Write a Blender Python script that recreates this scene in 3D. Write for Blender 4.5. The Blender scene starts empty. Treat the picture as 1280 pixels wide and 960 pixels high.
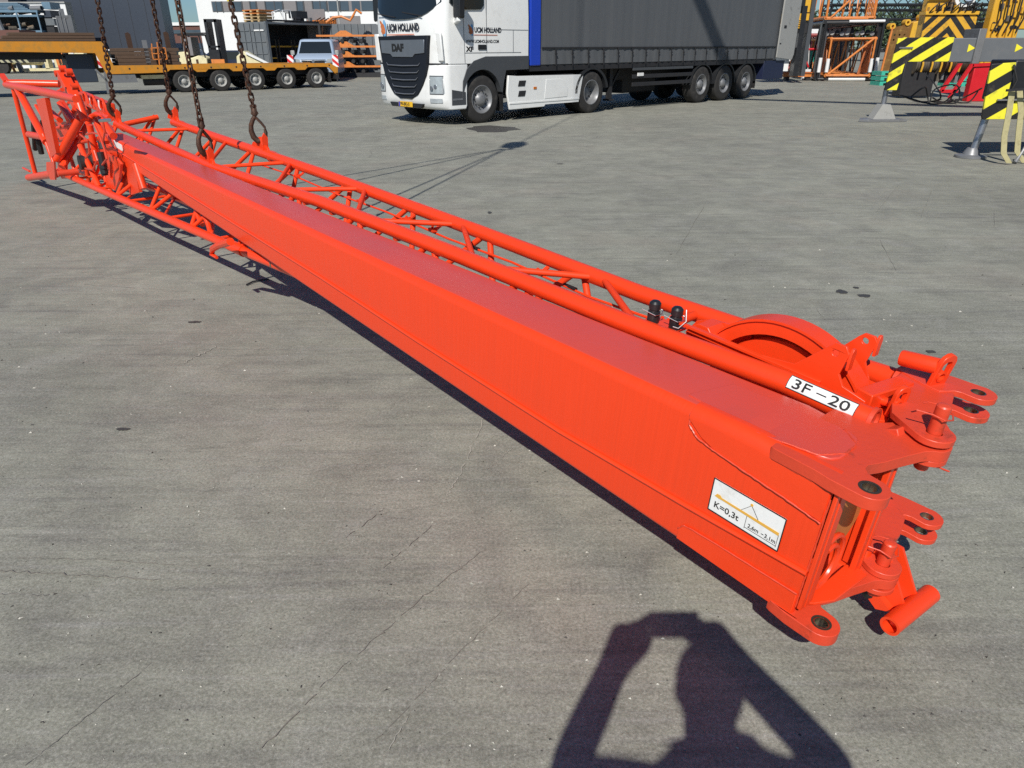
import bpy, math, random
from mathutils import Vector, Matrix, geometry
random.seed(7)
R = math.radians
scene = bpy.context.scene
COL = scene.collection
V = Vector

# ---------------------------------------------------------------- camera model (1280x960 photograph)
H_CAM, F_PX, Y_HOR, ROLL = 1.55, 887.0, 60.0, R(-.3)
PITCH = math.atan((480 - Y_HOR) / F_PX)
_F = V((0, math.cos(PITCH), -math.sin(PITCH)))
_R0 = V((1, 0, 0)); _U0 = _R0.cross(_F)
_R = _R0 * math.cos(ROLL) + _U0 * math.sin(ROLL)
_U = -_R0 * math.sin(ROLL) + _U0 * math.cos(ROLL)
CAMP = V((0, 0, H_CAM))
def ray(x, y): return (_F + _R * ((x - 640) / F_PX) - _U * ((y - 480) / F_PX)).normalized()
def gz(x, y, z=0.0):
    d = ray(x, y); return CAMP + d * ((z - H_CAM) / d.z)
def gy(x, y, Y):
    d = ray(x, y); return CAMP + d * (Y / d.y)
SUN = -ray(818, 770)          # direction towards the sun

class Frame:                  # a local frame, so that surveyed points can be written in the thing's own axes
    def __init__(s, o, a, b, c):
        s.o, s.a, s.b, s.c = V(o), V(a).normalized(), V(b).normalized(), V(c).normalized()
        s.m = Matrix((s.a, s.b, s.c)).transposed().to_4x4(); s.m.translation = s.o
        s.inv = s.m.inverted()
    def loc(s, x, y, k, v):
        C = s.inv @ CAMP; d = (s.inv.to_3x3()) @ ray(x, y); i = 'abc'.index(k)
        return C + d * ((v - C[i]) / d[i])

# ---------------------------------------------------------------- mesh builder
class MB:
    def __init__(s): s.v = []; s.f = []; s.mi = []; s.cur = 0
    def mat(s, i): s.cur = i; return s
    def add(s, vs, fs):
        n = len(s.v); s.v += [V(p) for p in vs]; s.f += [tuple(i + n for i in f) for f in fs]; s.mi += [s.cur] * len(fs); return s
    def box(s, x0, x1, y0, y1, z0, z1, m=None):
        vs = [V((x, y, z)) for z in (z0, z1) for y in (y0, y1) for x in (x0, x1)]
        if m: vs = [m @ p for p in vs]
        return s.add(vs, [(0, 2, 3, 1), (4, 5, 7, 6), (0, 1, 5, 4), (2, 6, 7, 3), (0, 4, 6, 2), (1, 3, 7, 5)])
    def cbox(s, c, sx, sy, sz, m=None):
        return s.box(c[0]-sx/2, c[0]+sx/2, c[1]-sy/2, c[1]+sy/2, c[2]-sz/2, c[2]+sz/2, m)
    def bar(s, p0, p1, w, h, up=(0, 0, 1)):           # rectangular bar from p0 to p1
        p0, p1 = V(p0), V(p1); d = (p1 - p0).normalized(); up = V(up)
        if abs(d.dot(up)) > .98: up = V((0, 1, 0))
        x = d.cross(up).normalized(); y = x.cross(d)
        o = []
        for p in (p0, p1):
            for a, b in ((-1, -1), (1, -1), (1, 1), (-1, 1)): o.append(p + x * (a * w / 2) + y * (b * h / 2))
        return s.add(o, [(3, 2, 1, 0), (4, 5, 6, 7), (0, 1, 5, 4), (1, 2, 6, 5), (2, 3, 7, 6), (3, 0, 4, 7)])
    def pipe(s, pts, r, seg=12, caps=True, closed=False):
        pts = [V(p) for p in pts]; n = len(pts)
        rs = r if isinstance(r, (list, tuple)) else [r] * n
        def tan(i):
            if closed: return (pts[(i+1) % n] - pts[i-1]).normalized()
            if i == 0: return (pts[1] - pts[0]).normalized()
            if i == n-1: return (pts[-1] - pts[-2]).normalized()
            return ((pts[i+1] - pts[i]).normalized() + (pts[i] - pts[i-1]).normalized()).normalized()
        t = tan(0); u = t.orthogonal().normalized(); vs = []
        for i in range(n):
            t2 = tan(i); u = (u - t2 * u.dot(t2)).normalized(); w = t2.cross(u)
            for k in range(seg):
                a = 2 * math.pi * k / seg; vs.append(pts[i] + (u * math.cos(a) + w * math.sin(a)) * rs[i])
        fs = []
        for i in range(n if closed else n - 1):
            j = (i + 1) % n
            for k in range(seg):
                l = (k + 1) % seg; fs.append((i*seg+k, i*seg+l, j*seg+l, j*seg+k))
        if caps and not closed:
            fs.append(tuple(reversed(range(seg)))); fs.append(tuple((n-1)*seg + k for k in range(seg)))
        return s.add(vs, fs)
    def cyl(s, p0, p1, r, seg=16, r1=None, caps=True): return s.pipe([p0, p1], [r, r if r1 is None else r1], seg, caps)
    def ring(s, p0, p1, ro, ri, seg=24):              # hollow tube from p0 to p1
        p0, p1 = V(p0), V(p1); t = (p1 - p0).normalized(); u = t.orthogonal().normalized(); w = t.cross(u); vs = []
        for p, r in ((p0, ro), (p1, ro), (p1, ri), (p0, ri)):
            for k in range(seg):
                a = 2*math.pi*k/seg; vs.append(p + (u*math.cos(a) + w*math.sin(a)) * r)
        fs = []
        for q in range(4):
            n = (q + 1) % 4
            for k in range(seg):
                l = (k+1) % seg; fs.append((q*seg+k, q*seg+l, n*seg+l, n*seg+k))
        return s.add(vs, fs)
    def lathe(s, c, axis, prof, seg=24, caps=True):              # prof: (distance along axis, radius)
        c, t = V(c), V(axis).normalized(); u = t.orthogonal().normalized(); w = t.cross(u); vs = []
        for d, r in prof:
            for k in range(seg):
                a = 2*math.pi*k/seg; vs.append(c + t*d + (u*math.cos(a) + w*math.sin(a))*r)
        fs = []
        for i in range(len(prof)-1):
            for k in range(seg):
                l = (k+1) % seg; fs.append((i*seg+k, i*seg+l, (i+1)*seg+l, (i+1)*seg+k))
        if caps and prof[0][1] > 1e-4: fs.append(tuple(reversed(range(seg))))
        if caps and prof[-1][1] > 1e-4: fs.append(tuple((len(prof)-1)*seg + k for k in range(seg)))
        return s.add(vs, fs)
    def prism(s, loops, o, ax, ay, n, t0, t1):        # polygon (outer, holes...) in the plane o+ax*x+ay*y, from t0 to t1 along n
        o, ax, ay, n = V(o), V(ax), V(ay), V(n)
        if not isinstance(loops[0][0], (tuple, list, Vector)): loops = [loops]
        tess = geometry.tessellate_polygon([[V((p[0], p[1], 0)) for p in l] for l in loops])
        flat = [p for l in loops for p in l]; N = len(flat)
        vs = [o + ax*p[0] + ay*p[1] + n*t0 for p in flat] + [o + ax*p[0] + ay*p[1] + n*t1 for p in flat]
        fs = []
        flip = ax.cross(ay).dot(n) * (1 if t1 > t0 else -1) < 0
        for a, b, c in tess:
            A, B, Cc = flat[a], flat[b], flat[c]
            ccw = (B[0]-A[0])*(Cc[1]-A[1]) - (B[1]-A[1])*(Cc[0]-A[0]) > 0
            if ccw == flip: a, c = c, a
            fs.append((a+N, b+N, c+N)); fs.append((c, b, a))
        k = 0
        for li, l in enumerate(loops):
            m = len(l); area = sum(l[i][0]*l[(i+1) % m][1] - l[(i+1) % m][0]*l[i][1] for i in range(m))
            rev = (area < 0) ^ flip ^ (li > 0)
            for i in range(m):
                a, b = k+i, k+(i+1) % m
                fs.append((a, b, b+N, a+N) if not rev else (b, a, a+N, b+N))
            k += m
        return s.add(vs, fs)
    def sphere(s, c, r, seg=16, rg=8, sc=(1, 1, 1)):
        c = V(c); vs = [c + V((0, 0, r*sc[2]))]
        for i in range(1, rg):
            p = math.pi*i/rg
            for k in range(seg):
                a = 2*math.pi*k/seg; vs.append(c + V((r*sc[0]*math.sin(p)*math.cos(a), r*sc[1]*math.sin(p)*math.sin(a), r*sc[2]*math.cos(p))))
        vs.append(c - V((0, 0, r*sc[2]))); fs = []
        for k in range(seg): fs.append((0, 1+k, 1+(k+1) % seg))
        for i in range(rg-2):
            for k in range(seg):
                a, b = 1+i*seg+k, 1+i*seg+(k+1) % seg; fs.append((a, a+seg, b+seg, b))
        n = len(vs)-1
        for k in range(seg): fs.append((n, n-seg+(k+1) % seg, n-seg+k))
        return s.add(vs, fs)
    def text(s, txt, o, ax, ay, size, ext=.001, bold=0., squeeze=1.):   # lettering as geometry, lower left corner at o
        cu = bpy.data.curves.new('lettering', 'FONT'); cu.body = txt; cu.size = size; cu.offset = bold; cu.extrude = ext; cu.resolution_u = 3
        ob = bpy.data.objects.new('lettering', cu); COL.objects.link(ob)
        dg = bpy.context.evaluated_depsgraph_get(); dg.update(); ev = ob.evaluated_get(dg); me = ev.to_mesh()
        ax, ay, o = V(ax), V(ay), V(o); n = ax.cross(ay).normalized()
        s.add([o + ax*(v.co.x*squeeze) + ay*v.co.y + n*v.co.z for v in me.vertices], [tuple(p.vertices) for p in me.polygons])
        ev.to_mesh_clear(); bpy.data.objects.remove(ob); bpy.data.curves.remove(cu); return s
    def mesh(s, name, mats, ang=35):
        me = bpy.data.meshes.new(name); me.from_pydata([tuple(v) for v in s.v], [], s.f)
        for m in (mats if isinstance(mats, (list, tuple)) else [mats]): me.materials.append(m)
        me.polygons.foreach_set('material_index', s.mi); me.polygons.foreach_set('use_smooth', [ang > 0]*len(s.f)); me.update()
        if ang > 0: me.set_sharp_from_angle(angle=R(ang))
        return me
    def build(s, name, mats, parent=None, bevel=0, ang=35):
        o = bpy.data.objects.new(name, s.mesh(name, mats, ang)); COL.objects.link(o)
        if parent: o.parent = parent
        if bevel:
            b = o.modifiers.new('bevel', 'BEVEL'); b.width = bevel; b.segments = 2; b.limit_method = 'ANGLE'; b.angle_limit = R(40); b.harden_normals = False
        return o

def tag(o, label=None, cat=None, group=None, kind=None):
    for k, v in (('label', label), ('category', cat), ('group', group), ('kind', kind)):
        if v: o[k] = v
    return o
def thing(name, label, cat, m=None, group=None):
    o = bpy.data.objects.new(name, None); o.empty_display_size = .2; COL.objects.link(o)
    if m is not None: o.matrix_world = m if isinstance(m, Matrix) else Matrix.Translation(V(m))
    return tag(o, label, cat, group)
KIDS = {}
def copy_tree(o, parent=None):
    c = o.copy(); COL.objects.link(c)
    if parent: c.parent = parent
    for ch in [x for x in bpy.data.objects if x.parent == o]: copy_tree(ch, c)
    return c
def circ(cx, cy, r, n=20, a0=0, a1=360):
    full = abs(a1-a0) >= 360
    return [(cx + r*math.cos(R(a0+(a1-a0)*k/(n if full else n-1))), cy + r*math.sin(R(a0+(a1-a0)*k/(n if full else n-1)))) for k in range(n)]

# ---------------------------------------------------------------- materials
def _new(name):
    m = bpy.data.materials.new(name); m.use_nodes = True; nt = m.node_tree
    return m, nt, nt.nodes['Principled BSDF'], nt.nodes, nt.links
def mat(name, col, rough=.5, metal=0., var=.12, scale=6., bump=0., bscale=80., dirt=None, dirt_amt=.5, dscale=3., coat=0., spec=.5, stretch=None, dlo=.52, dhi=.7):
    m, nt, b, N, L = _new(name); b.inputs['Roughness'].default_value = rough; b.inputs['Metallic'].default_value = metal
    b.inputs['Coat Weight'].default_value = coat; b.inputs['Coat Roughness'].default_value = .3; b.inputs['Specular IOR Level'].default_value = spec
    tc = N.new('ShaderNodeTexCoord'); mp = N.new('ShaderNodeMapping'); L.new(tc.outputs['Object'], mp.inputs['Vector'])
    if stretch: mp.inputs['Scale'].default_value = stretch
    n = N.new('ShaderNodeTexNoise'); n.inputs['Scale'].default_value = scale; n.inputs['Detail'].default_value = 6; L.new(mp.outputs[0], n.inputs['Vector'])
    mx = N.new('ShaderNodeMix'); mx.data_type = 'RGBA'
    mx.inputs['A'].default_value = (*[c*(1-var) for c in col], 1); mx.inputs['B'].default_value = (*[min(1, c*(1+var)) for c in col], 1)
    L.new(n.outputs['Fac'], mx.inputs['Factor']); out = mx.outputs['Result']
    if dirt:
        d = N.new('ShaderNodeTexNoise'); d.inputs['Scale'].default_value = dscale; d.inputs['Detail'].default_value = 9; d.inputs['Roughness'].default_value = .7; L.new(mp.outputs[0], d.inputs['Vector'])
        r = N.new('ShaderNodeMapRange'); r.inputs['From Min'].default_value = dlo; r.inputs['From Max'].default_value = dhi; r.inputs['To Max'].default_value = dirt_amt; L.new(d.outputs['Fac'], r.inputs['Value'])
        m2 = N.new('ShaderNodeMix'); m2.data_type = 'RGBA'; L.new(r.outputs[0], m2.inputs['Factor']); L.new(out, m2.inputs['A']); m2.inputs['B'].default_value = (*dirt, 1); out = m2.outputs['Result']
    L.new(out, b.inputs['Base Color'])
    rr = N.new('ShaderNodeMapRange'); rr.inputs['To Min'].default_value = max(.03, rough-.08); rr.inputs['To Max'].default_value = min(1, rough+.1); L.new(n.outputs['Fac'], rr.inputs['Value']); L.new(rr.outputs[0], b.inputs['Roughness'])
    if bump:
        bn = N.new('ShaderNodeTexNoise'); bn.inputs['Scale'].default_value = bscale; bn.inputs['Detail'].default_value = 4; L.new(mp.outputs[0], bn.inputs['Vector'])
        bp = N.new('ShaderNodeBump'); bp.inputs['Strength'].default_value = bump; bp.inputs['Distance'].default_value = .01; L.new(bn.outputs['Fac'], bp.inputs['Height']); L.new(bp.outputs[0], b.inputs['Normal'])
    return m
def stripes(name, c1, c2, period, ang, axes=('X', 'Z'), duty=.5, rough=.45, chevron=None):
    m, nt, b, N, L = _new(name); b.inputs['Roughness'].default_value = rough
    tc = N.new('ShaderNodeTexCoord'); sp = N.new('ShaderNodeSeparateXYZ'); L.new(tc.outputs['Object'], sp.inputs[0])
    def math_(op, a, bb):
        q = N.new('ShaderNodeMath'); q.operation = op
        for i, w in enumerate((a, bb)):
            if w is None: continue
            if isinstance(w, (int, float)): q.inputs[i].default_value = w
            else: L.new(w, q.inputs[i])
        return q.outputs[0]
    xx = sp.outputs[axes[0]]
    if chevron is not None: xx = math_('ABSOLUTE', math_('SUBTRACT', xx, chevron), None)
    q = math_('ADD', math_('MULTIPLY', xx, math.cos(R(ang))/period), math_('MULTIPLY', sp.outputs[axes[1]], math.sin(R(ang))/period))
    q = math_('FRACT', math_('ADD', q, 100.0), None); q = math_('GREATER_THAN', q, duty)
    mx = N.new('ShaderNodeMix'); mx.data_type = 'RGBA'; mx.inputs['A'].default_value = (*c1, 1); mx.inputs['B'].default_value = (*c2, 1); L.new(q, mx.inputs['Factor'])
    n = N.new('ShaderNodeTexNoise'); n.inputs['Scale'].default_value = 9; n.inputs['Detail'].default_value = 8; L.new(tc.outputs['Object'], n.inputs['Vector'])
    r = N.new('ShaderNodeMapRange'); r.inputs['From Min'].default_value = .58; r.inputs['From Max'].default_value = .72; r.inputs['To Max'].default_value = .45; L.new(n.outputs['Fac'], r.inputs['Value'])
    m2 = N.new('ShaderNodeMix'); m2.data_type = 'RGBA'; L.new(r.outputs[0], m2.inputs['Factor']); L.new(mx.outputs['Result'], m2.inputs['A']); m2.inputs['B'].default_value = (.12, .1, .07, 1)
    L.new(m2.outputs['Result'], b.inputs['Base Color']); return m

RED = (.80, .052, .009)
M = dict(
 red=mat('orange_red_paint', RED, .36, spec=.38, var=.05, scale=2.5, bump=.10, bscale=26, coat=.3, dirt=(.50, .035, .010), dirt_amt=.25, dscale=2.2),
 tube=mat('matt_orange_red', RED, .55, spec=.25, var=.07, scale=5, bump=.1, bscale=30, dirt=(.40, .03, .01), dirt_amt=.4, dscale=9),
 grille=mat('grille_black', (.008, .011, .017), .6, var=.1, spec=.3),
 girder=mat('weathered_orange_red', RED, .36, spec=.38, var=.06, scale=9, stretch=(9, 1, .3), bump=.10, bscale=9, coat=.25, dirt=(.55, .055, .018), dirt_amt=.16, dscale=5, dlo=.50, dhi=.75),
 sky_tinted=mat('sky_tinted_orange_red', (.66, .068, .038), .38, var=.06, scale=3, bump=.08, bscale=26, coat=.45, dirt=(.46, .085, .055), dirt_amt=.4, dscale=3.5, dlo=.5, dhi=.8),  # pinker paint for upward faces, the sky's reflection put into the colour
 redworn=mat('worn_orange_red_paint', (.64, .058, .022), .42, var=.07, scale=6, bump=.12, bscale=60, coat=.1, dirt=(.10, .035, .02), dirt_amt=.7, dscale=7, dlo=.6, dhi=.72),
 steel=mat('bare_steel', (.42, .38, .28), .32, 1., var=.2, scale=20, dirt=(.08, .05, .03), dirt_amt=.8, dscale=14),
 galv=mat('galvanised_wire', (.62, .62, .6), .35, 1., var=.1),
 rust=mat('rusty_chain', (.085, .05, .034), .62, .55, var=.4, scale=40, bump=.3, bscale=120, dirt=(.16, .055, .02), dirt_amt=.8, dscale=22),
 black=mat('black_rubber', (.012, .012, .013), .55, var=.3, scale=12, bump=.1, dirt=(.06, .055, .05), dirt_amt=.4),
 blackp=mat('black_paint', (.015, .016, .018), .38, var=.2, dirt=(.05, .045, .04), dirt_amt=.4),
 tyre=mat('tyre_rubber', (.022, .021, .020), .82, var=.25, scale=10, bump=.2, bscale=60, dirt=(.075, .068, .058), dirt_amt=.6, dscale=5),
 dark=mat('dark_chassis', (.018, .018, .02), .6, var=.3, scale=8),
 ink=mat('black_ink', (.012, .012, .012), .5, var=.05),
 grime=mat('grease', (.035, .025, .016), .6, var=.4, scale=30),
 label=mat('white_sticker', (.78, .79, .77), .35, var=.03, scale=8, dirt=(.42, .38, .30), dirt_amt=.5, dscale=16, dlo=.5, dhi=.75),
 yellowink=mat('yellow_ink', (.72, .40, .06), .5, var=.1),
 white=mat('white_truck_paint', (.76, .77, .75), .22, var=.03, scale=2, coat=.5, dirt=(.45, .43, .39), dirt_amt=.3, dscale=2.5),
)
# ================================================================ THE JIB
_o = V((.62, 1.53, .219)); _t = V((-1.02, 3.5, 0)) - _o; _t.z = 0; _t.normalize()
_W = V((_t.y, -_t.x, 0)); _sl = math.atan(.079)
_A = _t*math.cos(_sl) + V((0, 0, math.sin(_sl)))
JF = Frame(_o, _A, _W, _W.cross(_A))             # a: along the jib to its far end, b: across to the right, c: up
JM = Matrix((-_A, _W, _W.cross(_A))).transposed().to_4x4(); JM.translation = _o   # right-handed: x runs towards the near end
def J(x, y, k, v): return JF.loc(x, y, k, v)
jib = thing('crane_jib', 'long orange-red folded crane jib, box girder beside a lattice section, hanging just over the concrete', 'crane jib', JM)
X, Y_, Z_ = V((1, 0, 0)), V((0, 1, 0)), V((0, 0, 1))
OFF = V((0, 0, 0))
def part(mb, name, m='red', bevel=0, parent=None, label=None, ang=35):
    mb.v = [V((-p.x-OFF.x, p.y+OFF.y, p.z+OFF.z)) for p in mb.v]; mb.f = [tuple(reversed(f)) for f in mb.f]
    o = mb.build(name, M[m] if isinstance(m, str) else m, parent or jib, bevel, ang)
    if label: o['label'] = label
    return o
# box girder: rounded corners, tapering to the far end, open at the near end
def htop(s): return .4425 if s <= 0 else (.4425 + (.4472-.4425)*s/.06 if s < .06 else .45 - .0462*s)
def bwid(s): return .285 - .0165*s
def section(s, inset=0., rr=.032, n=6):
    h, w = htop(s)-inset, bwid(s)-inset; lo = inset; r = rr; pts = []
    for cx, cy, a0 in ((w-r, h-r, 0), (lo+r, h-r, 90), (lo+r, lo+r*.6, 180), (w-r, lo+r*.6, 270)):
        rad = r if a0 < 180 else r*.6
        cx2 = (w-rad) if a0 in (0, 270) else lo+rad
        cy2 = (h-rad) if a0 < 180 else lo+rad
        for k in range(n+1):
            a = R(a0 + 90*k/n); pts.append(V((s, cx2 + rad*math.cos(a), cy2 + rad*math.sin(a))))
    return pts
g = MB(); st = [-.16, -.05, 0, .06, .2, .6, 1.0, 1.6, 2.2, 3.0, 3.8, 4.6, 5.4, 6.0, 6.62]
rings = [section(s) for s in st]; n = len(rings[0]); inner = [section(s, .010) for s in (-.16, .9)]
vs = [p for r_ in rings for p in r_]; fs = []
for i in range(len(st)-1):
    for k in range(n): l = (k+1) % n; fs.append((i*n+k, i*n+l, (i+1)*n+l, (i+1)*n+k)[::-1])
fs.append(tuple((len(st)-1)*n + k for k in range(n))[::-1])
b0 = len(vs); vs += [p for r_ in inner for p in r_]
for k in range(n): l = (k+1) % n; fs.append((b0+k, b0+l, b0+n+l, b0+n+k)); fs.append((k, b0+k, b0+l, l)[::-1])
fs.append(tuple(b0+n+k for k in range(n)))
g.add(vs, fs)
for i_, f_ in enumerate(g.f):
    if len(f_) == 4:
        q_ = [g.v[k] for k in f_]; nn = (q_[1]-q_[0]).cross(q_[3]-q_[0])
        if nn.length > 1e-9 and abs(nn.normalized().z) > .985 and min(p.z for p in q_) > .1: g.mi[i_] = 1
girder = part(g, 'box_girder', [M['girder'], M['sky_tinted']], ang=50)
# longitudinal weld seam, raised pads, on the near side face
def seam_h(s): return (.158 if s < -.1 else .157 - .0)*1.0
sm = MB(); sp = [(-.165, .158), (.2, .135), (.729, .112), (1.6, .108), (2.47, .115), (4.0, .10), (6.55, .075)]
sm.pipe([V((a, -.002, c)) for a, c in sp], .0075, 8); part(sm, 'weld_seam', 'red', parent=girder)
def face_pts(px): return [J(x, y, 'b', 0) for x, y in px]
# raised stiffener pad round the upper edge (wraps the rounded corner) and strap pad below
pad = MB()
def padband(s0, s1, c_lo0, c_lo1, off=.004):
    S = [s0 + (s1-s0)*k/8 for k in range(9)]; vs = []; prof = []
    for i, s_ in enumerate(S):
        t = i/8; lo = c_lo0 + (c_lo1-c_lo0)*t
        if i == 8: lo = htop(s_) - .035
        if i == 7: lo += .012
        h = htop(s_); r = .032 + off; cc = (.032, h-.032); row = [V((s_, -off, lo))]
        for k in range(7): a = R(180 - 90*k/6); row.append(V((s_, cc[0] + r*math.cos(a), cc[1] + r*math.sin(a))))
        row.append(V((s_, .045, h+off-.0005))); row.append(V((s_, .045, h-.004))); row.append(V((s_, .02, h-.02))); row.append(V((s_, .003, lo))); prof.append(row)
    m_ = len(prof[0]); vs = [p for r_ in prof for p in r_]; fs = []
    for i in range(8):
        for k in range(m_): l = (k+1) % m_; fs.append((i*m_+k, i*m_+l, (i+1)*m_+l, (i+1)*m_+k))
    fs.append(tuple(range(m_))[::-1]); fs.append(tuple(8*m_+k for k in range(m_))); pad.add(vs, fs)
padband(-.158, .25, .318, .36)
part(pad, 'stiffener_pad', 'red', parent=girder, bevel=.0015)
lp = MB(); lp.prism([(-.158, .004), (-.158, .082), (.17, .070), (.20, .064), (.215, .045), (.215, .010)], (0, 0, 0), X, Z_, Y_, -.0045, .002); part(lp, 'stiffener_pad', 'red', parent=girder, bevel=.0015)
tp = MB(); rec = [(.22, .22), (.0, .225), (-.085, .222), (-.115, .20), (-.12, .12), (-.10, .06), (-.06, .03), (.03, .008), (.06, .03), (.02, .06), (-.05, .09), (-.075, .13), (-.07, .185), (-.03, .20), (.22, .20)]
# thick lug plates with bored ears
OFF = V((.008, .032, -.022))
def lugplate(h0, h1, s_in):
    outer = [(s_in, -.004)] + [(-.10, -.030), (-.16, -.044)] + circ(-.230, 0, .047, 14, 300-360, 90+70-360*0)[::-1][:0]
    ear = [(-.19, -.046)] + circ(-.232, 0.0, .046, 13, 275-360, 75-0)[::-1]   # left ear, swept round its bore
    ear = [(-.16, -.046)] + [( -.232 + .046*math.cos(R(a)), .046*math.sin(R(a))) for a in range(270, 90-1, -15)]
    mid = [(-.205, .050), (-.190, .066), (-.186, .085), (-.205, .13), (-.225, .20), (-.245, .262)]
    ear2 = [(-.232 + .050*math.cos(R(a)), .325 + .050*math.sin(R(a))) for a in range(240, 90-1, -15)]
    rest = [(-.19, .375), (-.14, .35), (-.10, .29), (s_in, .272)]
    o_ = [(s_in, -.034), (s_in-.012, -.039), (-.12, -.040)] + ear + mid + ear2 + rest
    mb = MB(); mb.prism([o_, circ(-.232, 0, .0205, 24), circ(-.232, .325, .0205, 24)], (0, 0, 0), X, Y_, Z_, h0, h1); return mb
part(lugplate(.436, .468, .0), 'lug_plate', 'redworn', bevel=.0025)
part(lugplate(.004, .038, -.10), 'lug_plate', 'redworn', bevel=.0025)
for h0, h1 in ((.443, .4675), (.007, .0375)):
    b = MB(); b.ring((-.232, 0, h0), (-.232, 0, h1), .0205, .017, 24); part(b, 'bore_bush', 'steel')
    gr = MB(); gr.ring((-.232, 0, h1+.0004), (-.232, 0, h1+.0012), .0255, .0200, 24); part(gr, 'grease_ring', 'grime')
OFF = V((0, 0, 0))
b = MB(); b.prism([(.235, .235), (.20, .245), (-.06, .245), (-.112, .235), (-.128, .18), (-.125, .12), (-.10, .07), (-.05, .03), (.0, .01), (.03, .025), (.0, .05), (-.05, .09), (-.08, .13), (-.085, .18), (-.07, .205), (.0, .215), (.235, .215)], (0, 0, 0), X, Y_, Z_, .46, .4775)
# cover tongue lying on the lug plate
tg = MB(); tg.prism([(.26, .205)] + [(-.055, .222)] + [(-.075+.045*math.cos(R(a)), .175+.045*math.sin(R(a))) for a in (60, 100, 140, 180)] + [(-.125, .11)] + [(-.085+.04*math.cos(R(a)), .09+.04*math.sin(R(a))) for a in (190, 225, 260)] + [(.06, .02), (.30, .05)], (0, 0, 0), X, Y_, Z_, .436, .4505)
for v_ in tg.v:
    if v_.x > 0: v_.z += (htop(.28)+.004-.4505)*v_.x/.28
part(tg, 'cover_plate', 'sky_tinted', bevel=.003)
for pts_ in ([(-.155, -.003, .4125), (-.11, -.0035, .4130), (-.05, -.003, .4125), (.006, -.002, .4135), (.010, .004, .43), (.008, .02, .446)], [(-.160, -.006, .316), (-.06, -.006, .330), (.06, -.006, .342), (.16, -.005, .352), (.215, -.004, .362), (.245, -.003, .385), (.252, .002, .415), (.245, .02, .437)], [(-.158, -.004, .0845), (.0, -.004, .079), (.17, -.004, .072), (.20, -.004, .066), (.217, -.004, .045)], [(-.162, .002, .04), (-.162, .002, .12), (-.162, .002, .25), (-.162, .002, .40)], [(.0, .03, .4495), (-.085, .05, .4500), (-.122, .11, .4500), (-.12, .175, .4500), (-.06, .223, .4500)]):
    wb_ = MB(); sm_p = []
    for a_, b_ in zip(pts_, pts_[1:]):
        for k_ in range(10): sm_p.append(V(a_).lerp(V(b_), k_/10) + V((random.uniform(-.0007, .0007), 0, random.uniform(-.0007, .0007))))
    wb_.pipe(sm_p, [.0026 + random.uniform(-.0006, .0006) for _ in sm_p], 6); part(wb_, 'weld_bead', 'redworn', parent=girder)
# outer reinforcement running along the lug plate's near edge (stepped bright edge)
# end frame of the opening: flanges and posts
fr = MB()
fr.box(-.180, -.170, .018, .050, .040, .438); fr.prism([(-.178, .04), (-.178, .43), (-.168, .43), (-.166, .04)], (0, .0, 0), X, Z_, Y_, -.002, .016)
part(fr, 'end_post', 'red', bevel=.002)
fr = MB(); fr.bar((-.186, .262, .038), (-.186, .262, .44), .016, .034); fr.bar((-.172, .275, .038), (-.172, .275, .44), .05, .01); part(fr, 'end_post', 'red', bevel=.002)
# lower web: sloping gusset plates joining box bottom to lower ears
gs = MB(); gs.prism([(-.165, .02), (-.165, .255), (-.20, .27), (-.225, .262), (-.215, .10), (-.19, .05)], (0, 0, 0), X, Y_, Z_, .038, .046); part(gs, 'gusset_plate', 'red', bevel=.002)
for (r0, zc) in ((.075, .17), (.055, .16)):
    sh = MB(); sh.pipe([(-.165, .10 + r0*math.cos(R(a)), zc - .03 + 1.1*r0*math.sin(R(a))) for k, a in enumerate(range(-110, 111, 20))], .008, 8); part(sh, 'inner_ring', 'red')
sh = MB(); sh.lathe((-.15, .165, .25), X, [(0, .115), (.012, .118), (.02, .10), (.03, .10), (.04, .118), (.052, .115)], 32); part(sh, 'sheave', mat('tan_nylon_sheave', (.45, .17, .045), .5, var=.15))
bb = MB(); bb.box(-.06, -.05, .012, .27, .012, .42); part(bb, 'shade_backplate', 'black')  # black sheet added to darken the opening, standing in for its shade
bb = MB(); bb.cyl((-.10, .02, .25), (-.10, .27, .25), .014, 14); part(bb, 'sheave_axle', 'red')

# ---------------- lattice section
CH = .034
def near_top(s): return V((s, .335 - .099*s if s < 5.2 else -.18, .44))
TN = [V((-.075, .345, .437))] + [J(x, y, 'b', w) for x, y, w in ((980, 477, .334), (780, 403, .330), (560, 314, .318), (400, 252, .31), (260, 207, .30), (146, 155, .28))]
TF = [V((-.005, .640, .437))] + [J(x, y, 'b', w) for x, y, w in ((1080, 462, .648), (800, 367, .648), (600, 290, .648), (400, 216, .645), (217, 153, .64))]
BN = [V((-.10, .345, .035)), V((2.0, .22, .00)), V((4.0, .04, -.13)), V((5.9, -.10, -.26)), V((8.35, -.16, -.50))]
BF = [V((-.10, .640, .035)), V((2.0, .46, .00)), V((4.0, .33, -.13)), V((5.9, .27, -.26)), V((8.35, .25, -.50))]
def on(ch, s):
    for a, b_ in zip(ch, ch[1:]):
        if s <= b_.x or b_ is ch[-1]:
            t = (s - a.x)/(b_.x - a.x); return a.lerp(b_, t)
for ch in (TN, TF, BN, BF):
    t = MB(); t.pipe(ch, CH if ch in (TN, TF) else .030, 24); part(t, 'chord_tube', 'red')
def brace(p, q, r=.014, name='brace_tube', m='tube', seg=12):
    t = MB(); t.cyl(p, q, r, seg); return part(t, name, m)
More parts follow.
